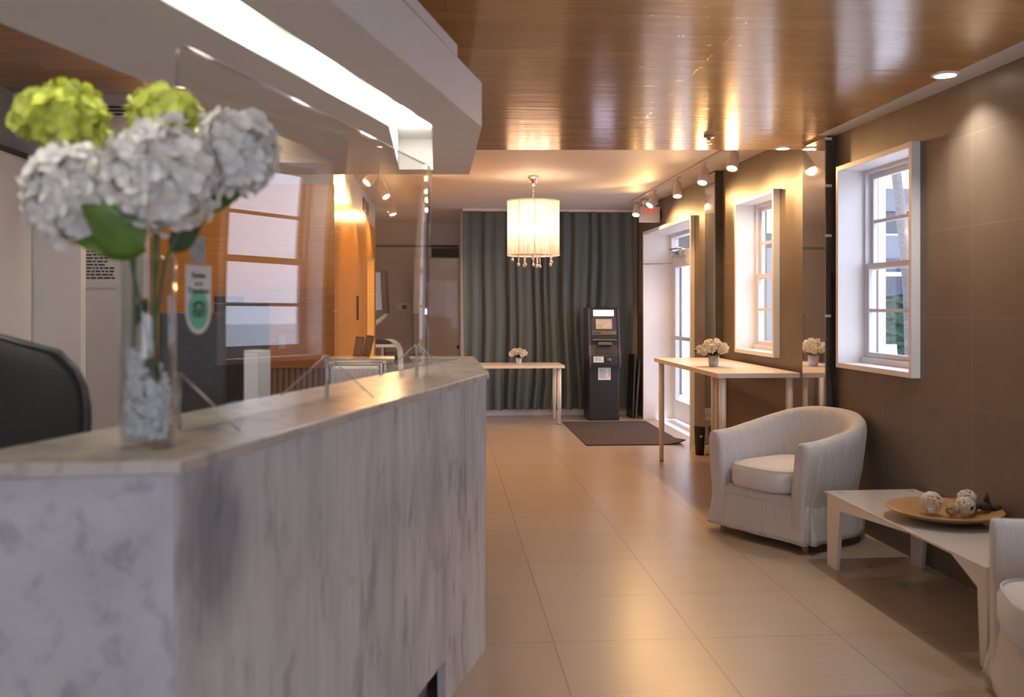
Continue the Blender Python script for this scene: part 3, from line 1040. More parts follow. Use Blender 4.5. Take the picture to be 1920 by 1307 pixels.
def petal_ball(bmb, c, rad, n, psize, rnd, squash=1.0):
    """a mophead: many four-petalled florets over an ellipsoid"""
    c = Vector(c)
    for k in range(n):
        zz = 1 - 2 * (k + .5) / n
        ph = k * 2.39996 + rnd.uniform(-.2, .2)
        q = math.sqrt(max(0, 1 - zz * zz))
        nrm = Vector((q * math.cos(ph), q * math.sin(ph), zz))
        pos = c + Vector((nrm.x * rad[0], nrm.y * rad[1], nrm.z * rad[2] * squash)) * (rnd.uniform(.74, 1.0) + (.14 if rnd.random() < .2 else 0))
        nrm = (nrm + Vector((rnd.uniform(-.6, .6), rnd.uniform(-.6, .6), rnd.uniform(-.5, .6)))).normalized()
        u = nrm.orthogonal().normalized()
        w = nrm.cross(u)
        a0 = rnd.uniform(0, PI)
        for j in range(4):
            a = a0 + j * PI / 2
            d = u * math.cos(a) + w * math.sin(a)
            e2 = u * -math.sin(a) + w * math.cos(a)
            s = psize * rnd.uniform(.8, 1.15)
            lift = rnd.uniform(.05, .35)
            r = []
            for t, wd, hh in ((0.05, .10, 0), (.45, .50, .10), (.8, .46, .2 + lift * .4), (1.0, .16, .15 + lift)):
                r.append([pos + d * s * t + e2 * s * wd * sd + nrm * s * hh * (.9 if sd == 0 else 1.05) for sd in (-1, 0, 1)])
            bmb.grid(r)


def leaf_shape(mb, p0, d, up, length, width, curl=.2):
    p0, d = Vector(p0), Vector(d).normalized()
    s = d.cross(Vector(up)).normalized()
    nrm = s.cross(d).normalized()
    rows = []
    for k in range(8):
        t = k / 7
        w = width * math.sin(PI * (t ** .8)) * (1 - .25 * t) + .002
        c = p0 + d * length * t - nrm * curl * length * t * t
        rows.append([c + s * w * q + nrm * (.18 * w * abs(q)) for q in (-1, -.5, 0, .5, 1)])
    mb.grid(rows)


VB = Vector((*W(-.392 * 1.80, 1.80), TZ + .0005))
vs = thing('glass_vase', 'tall clear cylinder vase with white stones on the near end of the marble counter', 'vase', VB)
R_ = .052
MB().lathe([(0, .0), (R_ - .003, 0), (R_, .004), (R_, .362), (R_ - .0015, .3645), (R_ - .004, .362), (R_ - .004, .012), (0, .012)], 40).build('glass_body', 'vase_glass', vs)
pe = MB()
rnd = random.Random(11)
for k in range(460):
    a, r = rnd.uniform(0, 2 * PI), (R_ - .0150) * rnd.random() ** .33
    h = .020 + rnd.random() * (.135 + .04 * math.cos(a - 2.9))
    rad = rnd.uniform(.0072, .0105)
    bmesh.ops.create_icosphere(pe.bm, subdivisions=1, radius=rad, matrix=Matrix.Translation((r * math.cos(a), r * math.sin(a), h)) @ Euler((a, r * 90, k)).to_matrix().to_4x4() @ Matrix.Diagonal((1.15, .9, .8, 1)))
for f in pe.bm.faces:
    f.smooth = True
st = pe.build('white_stones', 'stone', loc=VB)
tag(st, 'heap of small white stones filling the foot of the tall glass vase', 'stones', kind='stuff')
blooms = [  # centre px, distance, radii in metres, florets, petal size, material, label
    ((115, 222), 1.86, (.086, .08, .056), 110, .024, 'petal_lime', 'lime green hydrangea at the upper left of the glass vase bouquet'),
    ((305, 215), 1.85, (.064, .055, .044), 90, .022, 'petal_lime', 'lime green hydrangea rising behind the middle white bloom'),
    ((140, 362), 1.76, (.088, .08, .086), 190, .023, 'petal_white', 'white hydrangea hanging lowest at the left of the vase bouquet'),
    ((300, 330), 1.74, (.098, .09, .096), 220, .023, 'petal_white', 'largest white hydrangea in the middle of the vase bouquet'),
    ((440, 288), 1.84, (.078, .07, .080), 170, .023, 'petal_white', 'white hydrangea at the right of the vase bouquet by the clear screen'),
]
mouth = VB + Vector((0, 0, .362))
for k, (px, d, rad, nf, ps, mt, lab) in enumerate(blooms):
    c = at(px[0], px[1], d)
    fl_ = thing('hydrangea', lab, 'flower', VB + Vector((0, 0, .08)), 0, 'hydrangeas in the glass vase')
    o = fl_.location
    h = MB()
    rnd = random.Random(40 + k)
    petal_ball(h, c - o, rad, nf, ps, rnd)
    petal_ball(h, c - o, tuple(q * .72 for q in rad), nf // 2, ps, rnd)
    h.build('flower_head', mt, fl_)
    ang = k * 1.25 + .4
    foot = Vector((.026 * math.cos(ang + PI), .026 * math.sin(ang + PI), .075 - .08 + .02))
    mo = mouth - o + Vector((.030 * math.cos(ang), .030 * math.sin(ang), 0)) * (1 if k != 2 else 1)
    off = (c - o) - (mouth - o)
    mo = mouth - o + Vector((off.x, off.y, 0)).normalized() * .032
    ce_ = c - o
    mid = mo.lerp(ce_, .5) + Vector((0, 0, .03))
    MB().tube([foot, foot.lerp(mo, .5), mo, mid, ce_ - Vector((0, 0, rad[2] * .3))], [.0035, .0035, .0035, .003, .003], 7).build('stem', 'stem', fl_)
    if k == 2:
        lm = MB()
        leaf_shape(lm, at(270, 468, 1.75) - o, (at(185, 395, 1.70) - at(270, 468, 1.75)), (.2, -1, .3), .145, .052, .1)
        lm.build('leaf', 'leaf', fl_)
        lm = MB()
        leaf_shape(lm, at(275, 470, 1.76) - o, (at(178, 452, 1.72) - at(275, 470, 1.76)), (.2, -1, .5), .125, .036, .15)
        lm.build('leaf', 'leaf', fl_)
    if k == 4:
        lm = MB()
        leaf_shape(lm, at(378, 400, 1.82) - o, (at(470, 345, 1.82) - at(378, 400, 1.82)), (.0, -1, .6), .11, .022, .05)
        lm.build('leaf', 'leaf', fl_)
        lm = MB()
        leaf_shape(lm, at(318, 470, 1.82) - o, (at(372, 422, 1.82) - at(318, 470, 1.82)), (.2, -1, .2), .085, .024, .05)
        lm.build('leaf', 'leaf_dark', fl_)
    if k == 3:
        lm = MB()
        leaf_shape(lm, at(245, 440, 1.80) - o, (at(225, 375, 1.76) - at(245, 440, 1.80)), (.2, -1, .2), .09, .026, .05)
        lm.build('leaf', 'leaf', fl_)
    if k == 0:
        lm = MB()
        leaf_shape(lm, at(165, 440, 1.85) - o, (at(120, 440, 1.85) - at(165, 440, 1.85)), (.2, -1, .5), .06, .016, .1)
        lm.build('leaf', 'leaf_dark', fl_)
        lm = MB()
        leaf_shape(lm, at(275, 560, 1.82) - o, (at(238, 640, 1.80) - at(275, 560, 1.82)), (.2, -1, .5), .06, .012, .1)
        lm.build('leaf', 'leaf_dark', fl_)

# ------------------------------------------------------------------ long white table, table by the curtain
def parson_leg(mb, x, y, h, r=.025):
    mb.lathe([(0, .006), (r * .8, .006), (r * .8, h * .30), (r, h * .30 + .004), (r, h), (0, h)], 20, (x, y, 0))
    return mb


def long_table(name, label, cat, loc, sx, sy, h, legs, rz=0, group=None):
    t = thing(name, label, cat, loc, rz, group)
    MB().box((0, 0, h - .034), (sx, sy, h), .002).build('table_top', 'table_white', t)
    for x, y in legs:
        lg = parson_leg(MB(), x, y, h - .0345).build('leg', 'leg_white', t)
        MB().lathe([(0, .0005), (.019, .0005), (.019, .0055), (0, .0055)], 16, (x, y, 0)).build('foot_cap', 'rubber', lg)
    return t


long_table('console_table', 'tall long white table on five legs against the tiled wall', 'table', (1.902, 6.385, 0), .595, 1.98, .932,
           [(.055, .06), (.54, .06), (.297, .99), (.055, 1.92), (.54, 1.92)])
long_table('side_table', 'low white table in front of the grey-green curtain', 'table', (.22, 10.90, 0), 1.19, .60, .705,
           [(.06, .06), (1.13, .06), (.06, .54), (1.13, .54)])


def potted(name, label, loc, sc, seed, mat):
    t = thing(name, label, 'flowers', loc, 0)
    MB().lathe([(0, 0), (.032 * sc, 0), (.036 * sc, .004 * sc), (.044 * sc, .085 * sc), (.041 * sc, .085 * sc), (.036 * sc, .06 * sc), (0, .06 * sc)], 24).build('pot', 'pot', t)
    rnd = random.Random(seed)
    lv = MB()
    for k in range(12):
        a = rnd.uniform(0, 2 * PI)
        leaf_shape(lv, (.01 * math.cos(a), .01 * math.sin(a), .07 * sc), (math.cos(a), math.sin(a), rnd.uniform(.5, 1.6)), (0, 0, 1), .09 * sc, .02 * sc, .2)
    lv.build('leaves', 'leaf_dark', t)
    for k in range(13):
        a = k * 2.4
        r = .115 * sc * math.sqrt((k + .4) / 13)
        z = (.185 - .55 * r * r / (.115 * sc) / 1.0) * sc + rnd.uniform(-.012, .012) * sc
        b = MB()
        petal_ball(b, (0, 0, 0), (.024 * sc, .024 * sc, .020 * sc), 14, .026 * sc, rnd)
        fo = b.build('blossom', mat, t, (r * math.cos(a), r * math.sin(a), z))
    sm = MB()
    for k in range(0, 13):
        a = k * 2.4
        r = .115 * sc * math.sqrt((k + .4) / 13)
        sm.tube([(0.3 * r * math.cos(a), .3 * r * math.sin(a), .06 * sc), (r * math.cos(a), r * math.sin(a), .17 * sc)], .0022 * sc, 5)
    sm.build('stems', 'stem', t)
    return t


potted('potted_flowers', 'white flowers in a frosted pot on the tall long table', at(1340, 688, 7.2) * Vector((1, 1, 0)) if False else (2.085, 7.10, .9325), 1.0, 5, 'petal_cream')
potted('potted_flowers', 'small white flowers in a pale pot on the low table by the curtain', (.886, 11.20, .7055), .90, 8, 'petal_cream')

# ------------------------------------------------------------------ slip-covered tub chairs
def armchair(label, loc, rz):
    t = thing('tub_armchair', label, 'armchair', loc, rz, 'grey tub armchairs along the tiled wall')
    wd, dp = .375, .345

    def path(u):
        """outer plan curve, u in 0..1, from the front of one arm round the back to the other"""
        straight = .30
        L1, L2_ = straight, PI * .5 * (wd + dp * 1.02)
        tot = 2 * L1 + L2_
        s = u * tot
        yf = -dp
        if s < L1:
            return Vector((-wd, yf + s)), Vector((-1, 0))
        if s > tot - L1:
            return Vector((wd, yf + (tot - s))), Vector((1, 0))
        a = PI - (s - L1) / L2_ * PI
        b = dp * 2 - L1
        e = 2.5
        ca, sa = math.cos(a), math.sin(a)
        x = wd * math.copysign(abs(ca) ** (2 / e), ca)
        y = yf + L1 + b * abs(sa) ** (2 / e)
        n = Vector((math.copysign(abs(ca) ** (2 - 2 / e), ca) / wd, abs(sa) ** (2 - 2 / e) / b))
        return Vector((x, y)), n.normalized()

    def hgt(u):
        k = .5 - .5 * math.cos(2 * PI * u)
        return .628 + .132 * (k ** 1.15)
    rows = []
    NU = 60
    for i in range(NU + 1):
        u = i / NU
        p, n = path(u)
        h = hgt(u)
        k = .5 - .5 * math.cos(2 * PI * u)
        lean = .035 + .05 * k
        th = .105
        sec = []
        for off, z in ((-.03, .06), (-.02, .20), (-.010, .32), (0, .42), (.002, h - .10), (0, h - .055), (-.010, h - .022), (-.028, h - .005), (-.052, h), (-.076, h - .006), (-.094, h - .026), (-.102, h - .06), (-.106, .52), (-.112, .44), (-.118, .36), (-.12, .20), (-.12, .06)):
            q = p + n * (off + lean * (z - .35) * 1.5)
            sec.append(Vector((q.x, q.y, z)))
        rows.append(sec)
    for end, idx in ((0, 0), (1, -1)):        # rounded arm fronts
        base = rows[idx]
        cx = sum((v.x for v in base), 0) / len(base)
        for k, (sc, dy) in enumerate(((.93, -.012), (.75, -.021), (.4, -.025))):
            ring = []
            for v in base:
                zc = min(max(v.z, .06), .58)
                ring.append(Vector((cx + (v.x - cx) * sc, v.y + dy, zc + (v.z - zc) * (.5 + .5 * sc))))
            if end == 0:
                rows.insert(0, ring)
            else:
                rows.append(ring)
    mb = MB()
    V = mb.grid(rows)
    for r in (V[0], V[-1]):
        try:
            mb.bm.faces.new(r)
        except ValueError:
            pass
    cover = mb.build('cover', 'linen', t)
    # seat cushion
    P = []
    prof = [(0, .452), (.5, .460), (.82, .450), (.95, .436), (1.0, .410), (1.0, .34), (.97, .315), (.7, .31), (0, .31)]
    for i in range(40):
        a = 2 * PI * i / 40
        ca, sa = math.cos(a), math.sin(a)
        e = 3.6
        x = .258 * math.copysign(abs(ca) ** (2 / e), ca)
        y = (.285 if sa > 0 else .36) * math.copysign(abs(sa) ** (2 / e), sa)
        P.append([Vector((x * r, y * r - .035 + (.0), z + (.012 * (1 - r) if z > .4 else 0))) for r, z in prof])
    sm = MB()
    sm.grid(P, closed_u=True)
    bmesh.ops.remove_doubles(sm.bm, verts=sm.bm.verts[:], dist=.0005)
    cu = sm.build('seat_cushion', 'linen_seat', t)
    pip = []
    for i in range(40):
        a = 2 * PI * i / 40
        ca, sa = math.cos(a), math.sin(a)
        x = .258 * .965 * math.copysign(abs(ca) ** (2 / 3.6), ca)
        y = (.285 if sa > 0 else .36) * .965 * math.copysign(abs(sa) ** (2 / 3.6), sa)
        pip.append((x, y - .035, .440))
    MB().tube(pip, .004, 6, closed=True).build('piping', 'linen_seat', cu)
    # skirt: all round, slightly flared, opening in pleats at the front corners
    def skirt_pt(v):
        """v in 0..1 round the whole plan: back half follows the cover, front is a gentle bow"""
        if v < .72:
            p, n = path(v / .72)
            return p, n
        q = (v - .72) / .28
        x = wd - 2 * wd * q
        return Vector((x, -dp - .018 * math.sin(PI * q))), Vector((0, -1))
    rows = []
    NS = 300
    for i in range(NS):
        v = i / NS
        p, n = skirt_pt(v)
        kp = kn2 = 0
        for c in (0.0, .72, 1.0):
            kp = max(kp, math.exp(-((v - c) / .020) ** 2))
            kn2 = max(kn2, math.exp(-((v - c) / .0065) ** 2))
        wv = .5 + .5 * math.sin(v * 2 * PI * 11)
        row = []
        ztop = .30 if v < .72 else .27
        for j in range(9):
            f = j / 8
            z = ztop + (.052 - ztop) * f
            off = (-.008 + .026 * f ** .8 if v > .72 else -.040 + .050 * f ** .8) + (.040 * kp - .085 * kn2) * f ** 1.2 + .006 * wv * f * f
            m = n
            if kp > .05:
                m = (n + Vector((math.copysign(1, p.x), -.9 if p.y < 0 else .5)) * kp).normalized()
            q = p + m * off
            row.append(Vector((q.x, q.y, z)))
        rows.append(row)
    sk_ = MB()
    sk_.grid(rows, closed_u=True)
    so = sk_.build('skirt', 'linen', t)
    md = so.modifiers.new('cloth', 'SOLIDIFY')
    md.thickness = .004
    fp = []
    for i in range(21):                       # the front band between the arms, under the cushion
        q = i / 20
        x = -wd + .09 + (2 * wd - .18) * q
        fp.append([Vector((x, -dp - .006 - .012 * math.sin(PI * q), z)) for z in (.26, .29, .306)] + [Vector((x, -dp + .04, .309))])
    MB_ = MB()
    MB_.grid(fp)
    MB_.build('front_band', 'linen', t)
    for x in (-.31, .31):
        for y in (-.30, .22):
            MB().lathe([(0, .0005), (.019, .0005), (.024, .18), (0, .18)], 14, (x, y, 0)).build('leg', 'wood_leg', t)
    return t


armchair('light grey slip-covered tub armchair beside the tall long table', (2.155, 5.585, 0), math.atan2(-.868, .499))
armchair('light grey slip-covered tub armchair cut off at the right edge, past the coffee table', (2.212, 2.815, 0), math.atan2(-.933, -.36))

# ------------------------------------------------------------------ coffee table
ct = thing('coffee_table', 'low white coffee table with a milky glass top between the armchairs', 'table', (2.070, 3.425, 0), math.radians(.6))
CW, CLn = .515, 1.485
MB().box((0, 0, .388), (CW, CLn, .400), .002).build('glass_top', 'ct_glass', ct)


def side_arch(L, top, wide_foot, thin):
    """outline of a side frame: two splayed legs and an arched apron"""
    return [(0.0, 0.0005), (.045, .0005), (.065, .30), (L * .17, top - .006), (L * .40, top - .004), (L - .160, .325), (L - .112, .0005), (L, .0005), (L, top), (0, top)]


rot_side = Matrix(((0, 0, 1, 0), (1, 0, 0, 0), (0, 1, 0, 0), (0, 0, 0, 1)))      # x -> y, y -> z, z -> x
rot_end = Matrix(((1, 0, 0, 0), (0, 0, 1, 0), (0, 1, 0, 0), (0, 0, 0, 1)))
for x in (.012, CW - .032):
    MB().prism([(a, b) for a, b in side_arch(CLn - .02, .3875, .12, .018)], 0, .02, Matrix.Translation((x, .01, 0)) @ rot_side).build('side_frame', 'ct_white', ct)
for y in (.012, CLn - .032):
    MB().box((.0325, y, .345), (CW - .0325, y + .02, .3875), .001).build('end_rail', 'ct_white', ct)
for x, y in ((.06, .06), (.06, CLn - .06), (CW - .06, .06), (CW - .06, CLn - .06)):
    MB().lathe([(0, .4002), (.014, .4002), (.013, .4035), (0, .4038)], 16, (x, y, 0)).build('fixing_stud', 'steel', ct)

# wooden dish with balls
DC = Vector((2.335, 4.20, .4005))
ds = MB().lathe([(0, .006), (.09, .0), (.10, 0), (.19, .022), (.252, .048), (.258, .052), (.252, .056), (.18, .034), (.10, .018), (0, .015)], 48).build('wooden_dish', 'dish', loc=DC)
tag(ds, 'shallow round wooden dish on the coffee table', 'dish')


def rattan_ball(label, mat, px, rad, seed, dx, dy, z):
    z += .006
    mb = MB()
    rnd = random.Random(seed)
    for k in range(11):
        ax = Vector((rnd.gauss(0, 1), rnd.gauss(0, 1), rnd.gauss(0, 1))).normalized()
        u = ax.orthogonal().normalized()
        w = ax.cross(u)
        off = rnd.uniform(-.35, .35)
        rr = math.sqrt(1 - off * off)
        mb.tube([(ax * off + (u * math.cos(2 * PI * j / 20) + w * math.sin(2 * PI * j / 20)) * rr) * (rad - .004 + .002 * math.sin(j * 3 + k)) for j in range(20)], .0042, 6, closed=True)
    o = mb.build('rattan_ball', mat, loc=DC + Vector((dx, dy, z + rad - .002)))
    tag(o, label, 'ball', 'woven balls in the wooden dish')
    return o


# along the view the dish runs left-right on x; rows follow the camera's left to right
rattan_ball('pale woven ball nearest the empty side of the wooden dish', 'rattan', 0, .052, 1, -.045, .03, .018)
rattan_ball('pale woven ball in front at the middle of the wooden dish', 'rattan', 0, .045, 2, .085, -.03, .018)
rattan_ball('pale woven ball sitting highest at the back of the wooden dish', 'rattan', 0, .046, 3, .145, .055, .032)
rattan_ball('small brown woven ball tucked between two pale ones', 'rattan_brown', 0, .030, 4, .025, -.028, .017)
pd_ = MB()
for k, (dx, dy, r) in enumerate(((0, 0, .026), (-.05, -.005, .022), (.05, .0, .02), (.02, .03, .022), (-.03, .028, .02))):
    pd_.sphere((dx, dy, r * .8), r, 12, 8, (1.4, 1, .8))
pd_.tube([(.01, 0, .03), (.012, 0, .06), (.012, .002, .085)], [.018, .011, .003], 8)
pdo = pd_.build('dried_pod', 'pod', loc=DC + Vector((.178, -.030, .047)), rot=(0, 0, -.2))
tag(pdo, 'dark dried seed pod with a pointed tip in the wooden dish', 'dried pod')

# ------------------------------------------------------------------ curtain
cu = thing('curtain', 'full-height grey-green curtain across the back wall behind the cash machine', 'curtain', (.22, YB - .10, 0))
rnd = random.Random(21)
cw = 2.18
rows = []
NX = 420
ph = 0
knots = []
x = 0
while x < cw + .2:
    knots.append((x, rnd.uniform(.25, 1.3)))
    x += rnd.uniform(.085, .19)


def fold(x):
    for (a, fa), (b, fb) in zip(knots, knots[1:]):
        if a <= x < b:
            q = (x - a) / (b - a)
            return math.sin(q * 2 * PI) * fa
    return 0


for i in range(NX + 1):
    x = cw * i / NX
    col = []
    for j in range(15):
        z = .085 + (2.615 - .085) * j / 14
        am = .040 + .024 * (1 - j / 14)
        sway = .018 * math.sin(x * 5 + j * .35) * (1 - j / 14)
        col.append(Vector((x + sway, -am * fold(min(cw - .001, max(0, x + .03 * math.sin(j * .5 + x * 3) * (1 - j / 14)))), z)))
    rows.append(col)
cm = MB()
cm.grid(rows)
co_ = cm.build('cloth', 'curtain', cu)
MB().box((0, -.012, 2.616), (cw + .02, .012, FZ - .001), .002).build('rail', 'white_paint', cu)

# ------------------------------------------------------------------ cash machine
az = thing('cash_machine', 'charcoal cash machine with a lit header in front of the grey-green curtain', 'cash machine', (1.945, 11.27, 0), .0)
hw = .195
MB().box((-.19, .02, .0005), (.19, .44, .745), .006).build('cabinet', 'atm_body', az)
MB().box((-.175, .012, .02), (.175, .0195, .70), .003).build('cabinet_door', 'atm_body', az)
prof = [(.02, .747), (-.035, .70), (-.060, .66), (-.064, .70), (-.052, .80), (.0, .93), (.012, 1.02), (.02, 1.10), (.055, 1.28), (.075, 1.375), (.10, 1.385), (.44, 1.385), (.44, .747)]
sidem = Matrix(((0, 0, 1, 0), (1, 0, 0, 0), (0, 1, 0, 0), (0, 0, 0, 1)))
MB().prism(prof, -.17, .17, sidem).build('head', 'atm_body', az)
for sx_ in (-1, 1):
    bz = [(p[0] - .014 if k < 11 else p[0], p[1] + (.006 if k == 10 or k == 11 else 0)) for k, p in enumerate(prof)]
    MB().prism(bz, .171 * sx_, .196 * sx_, sidem).build('side_bezel', 'atm_bezel', az)


def on_face(z0, z1, x0, x1, th=.006, pad=0.001):
    """a slab lying on the sloping face between two heights"""
    def y_at(z):
        for (ya, za), (yb, zb) in zip(prof[3:11], prof[4:11]):
            if za <= z <= zb:
                return ya + (yb - ya) * (z - za) / (zb - za)
        return 0
    ya, yb = y_at(z0), y_at(z1)
    d = Vector((0, yb - ya, z1 - z0)).normalized()
    n = Vector((0, -d.z, d.y))
    L = math.hypot(yb - ya, z1 - z0)
    m = Matrix(((1, 0, 0, 0), (0, d.y, n.y, ya + n.y * pad), (0, d.z, n.z, z0 + n.z * pad), (0, 0, 0, 1)))
    return MB().prism([(x0, 0), (x1, 0), (x1, L), (x0, L)], 0, th, m)


on_face(1.285, 1.355, -.125, .125).build('lit_header', 'atm_header', az)
on_face(1.05, 1.27, -.155, .155, .004).build('screen_panel', 'atm_face', az)
on_face(1.125, 1.245, -.10, .10, .004, .0055).build('screen', 'atm_screen', az)
on_face(1.055, 1.10, -.150, .150, .010, .0055).build('bronze_strip', 'atm_metal', az)
on_face(1.068, 1.082, -.14, -.04, .003, .016).build('card_slot', 'ink', az)
MB().box((-.15, -.04, .985), (.15, .03, 1.0), .003).build('keypad_shelf', 'atm_metal', az)
kp = MB().box((-.085, -.05, .93), (.085, .02, .965), .004).build('keypad', 'atm_metal', az)
ky = MB()
for r in range(4):
    for c in range(4):
        ky.box((-.07 + c * .036, -.046 + r * .015, .9655), (-.042 + c * .036, -.035 + r * .015, .969))
ky.build('keys', 'atm_face', kp)
on_face(.82, .91, -.11, .11, .004, .002).build('cash_slot', 'ink', az)
on_face(.72, .79, -.145, -.02, .002, .002).build('label_sticker', 'paper', az)
ln = MB()
for zz, xe in ((.775, -.04), (.757, -.05), (.74, -.035)):
    ln.box((-.13, -.0655 - .0 + (.012 * (zz - .70) / .1) - .004, zz), (xe, -.0635 + (.012 * (zz - .70) / .1) - .004, zz + .005))
ln.build('sticker_print', 'grey_ink', az)
MB().lathe([(0, -.004), (.028, -.004), (.032, .004), (0, .012)], 20, mat=Matrix.Translation((.045, -.067, .75)) @ Matrix.Rotation(PI / 2, 4, 'X')).build('receipt_outlet', 'dark_wood', az)
nt_ = MB().box((-.075, .008, .50), (.08, .0115, .65)).build('notice', 'paper', az)
ln = MB()
rnd = random.Random(2)
for k in range(8):
    ln.box((-.06, .0068, .625 - k * .014), (.035 - rnd.uniform(0, .03), .0078, .630 - k * .014))
for k in range(6):
    ln.box((.055, .0068, .62 - k * .016), (.068, .0078, .63 - k * .016))
ln.build('notice_print', 'grey_ink', nt_)
for x in (-.08, .06):
    MB().lathe([(0, 1.3855), (.008, 1.3855), (.006, 1.41), (0, 1.412)], 10, (x, .2, 0)).build('top_pin', 'black_plastic', az)

# entrance mat
mt = MB()
NXm, NYm = 26, 40
G = []
for i in range(NXm + 1):
    r = []
    for j in range(NYm + 1):
        x, y = 1.02 * i / NXm, 1.90 * j / NYm
        lift = .045 * max(0, (x - .80) / .22) ** 2 * max(0, (.45 - y) / .45)
        r.append(Vector((x, y, .009 + lift)))
    G.append(r)
mt.grid(G)
mt.grid([[p - Vector((0, 0, .008)) for p in r] for r in G])
mo = mt.build('entrance_mat', 'mat', loc=(1.415, 9.25, 0))
tag(mo, 'dark brown entrance mat on the tiles between the cash machine and the glass door', 'mat')

# leaning folded sign, bin, wall button
fs = thing('folded_sign', 'black folded sign board leaning in the corner right of the cash machine', 'sign board', (2.36, 11.48, 0), .08)
for k in range(2):
    MB().box((-.03 + .04 * k, 0, .0005), (-.005 + .04 * k, .26, .80 - .05 * k), .003, mat=Matrix.Rotation(.04 + .03 * k, 4, 'Y')).build('board', 'black_plastic' if k == 0 else 'dark_wood', fs)
MB().tube([(.05, .1, .62), (.06, .1, .74), (.075, .1, .82)], [.018, .03, .012], 8).build('folded_cover', 'leaf_dark', fs)
bn = thing('waste_bin', 'small black waste bin on the floor under the far end of the tall long table', 'bin', (2.398, 8.62, 0))
MB().lathe([(0, .0005), (.040, .0005), (.052, .262), (.055, .27), (.050, .27), (.046, .25), (.036, .02), (0, .02)], 28).build('body', 'black_plastic', bn)
MB().box((-.01, -.0535, .17), (.008, -.047, .19)).build('label_dot', 'paper', bn)
wk = MB().lathe([(0, 0), (.016, 0), (.016, .018), (.009, .022), (0, .022)], 18, mat=Matrix.Rotation(-PI / 2, 4, 'Y')).build('door_button', 'black_plastic', loc=RM @ Vector((-.0005, 4.70, .96)), rot=RROT)
tag(wk, 'small round black button on the tiled wall right of the glass door', 'button')

# exit sign above the glass door
ep = RM @ Vector((-.002, 6.15, 0))
es = thing('exit_sign', 'emergency exit sign on the tiled wall above the glass door', 'sign', (ep.x, ep.y, 2.36), RA)
MB().box((-.26, -.03, .02), (-.02, .03, .20), .006).build('housing', 'frame_white', es)
MB().box((-.25, -.0335, .10), (-.03, -.0305, .19)).build('face', 'paper', es)
text_mesh('EXIT', .085, 'lettering', 'exit_red', es, (-.14, -.0345, .145), (PI / 2, 0, 0), .0006, True)
MB().box((-.0195, -.02, .06), (0, .02, .16)).build('wall_plate', 'black_plastic', es)
for x in (-.21, -.08):
    MB().lathe([(0, 0), (.03, 0), (.034, .05), (0, .05)], 18, mat=Matrix.Translation((x, -.01, .255)) @ Matrix.Rotation(PI / 2 + .2, 4, 'X')).tube([(x, 0, .20), (x, 0, .245)], .012, 8).build('emergency_lamp', 'frame_white', es)

# ------------------------------------------------------------------ chandelier
ch = thing('chandelier', 'pale pleated drum shade chandelier with hanging crystals under the cream ceiling', 'chandelier', (.84, 8.84, FZ))
MB().lathe([(0, -.001), (.055, -.001), (.057, -.012), (.048, -.02), (.036, -.03), (.034, -.06), (.022, -.085), (.012, -.10), (0, -.10)], 32).build('canopy_cup', 'chrome', ch)
cn = MB()
for k in range(7):
    z = -.10 - .022 * k
    r_ = Matrix.Rotation(PI / 2 * (k % 2), 4, 'Z')
    cn.tube([r_ @ Vector((.009 * math.cos(a), 0, z - .012 + .016 * math.sin(a))) for a in [j * PI / 6 for j in range(12)]], .0024, 6, closed=True)
cn.build('chain', 'chrome', ch)
fin = MB()
fin.lathe([(0, -.245), (.02, -.245), (.026, -.25), (.02, -.262), (.008, -.27), (.008, -.72), (0, -.72)], 18)
for k in range(6):
    a = k * PI / 3
    fin.tube([(0.008 * math.cos(a), .008 * math.sin(a), -.30), (.235 * math.cos(a), .235 * math.sin(a), -.27)], .003, 6)
    fin.tube([(0.008 * math.cos(a), .008 * math.sin(a), -.60), (.10 * math.cos(a), .10 * math.sin(a), -.63), (.15 * math.cos(a), .15 * math.sin(a), -.60)], .005, 6)
fin.build('frame', 'chrome', ch)
RS, ZT, ZB = .248, -.245, -.760
sh = MB()
sg = 120
V = []
for j in range(3):
    z = ZT + (ZB - ZT) * j / 2
    V.append([Vector(((RS + .0012 * (i % 2)) * math.cos(2 * PI * i / sg), (RS + .0012 * (i % 2)) * math.sin(2 * PI * i / sg), z)) for i in range(sg)])
sh.grid([[V[0][i], V[1][i], V[2][i]] for i in range(sg)], closed_u=True)
sh.build('lamp_shade', 'shade', ch)
for z in (ZT, ZB):
    MB().tube([((RS + .002) * math.cos(2 * PI * i / 64), (RS + .002) * math.sin(2 * PI * i / 64), z) for i in range(64)], .006, 8, closed=True).build('shade_rim', 'petal_cream', ch)
wires = MB()
for i in range(10):
    a = 2 * PI * i / 10 + .27
    wires.tube([((RS - .004) * math.cos(a), (RS - .004) * math.sin(a), ZT), ((RS - .004) * math.cos(a), (RS - .004) * math.sin(a), ZB)], .0025, 6)
wires.build('shade_wires', 'steel', ch)
M['bulb'] = emit_mat('warm_bulb', (1.0, .80, .55), 30)
for k in range(6):
    a = k * PI / 3 + .3
    for z, r in ((-.55, .15), (-.37, .11))[:2 if k % 2 == 0 else 1]:
        MB().lathe([(0, 0), (.012, .004), (.019, .03), (.012, .06), (0, .078)], 12, (r * math.cos(a), r * math.sin(a), z)).build('bulb', 'bulb', ch)
        pl = bpy.data.lights.new('bulb_light', 'POINT')
        pl.energy = CHAND_W / 9
        pl.color = (1, .70, .44)
        pl.shadow_soft_size = .03
        po = bpy.data.objects.new('bulb_light', pl)
        COL.objects.link(po)
        po.parent = ch
        po.location = (r * math.cos(a) * .75, r * math.sin(a) * .75, z + .03)
rnd = random.Random(6)
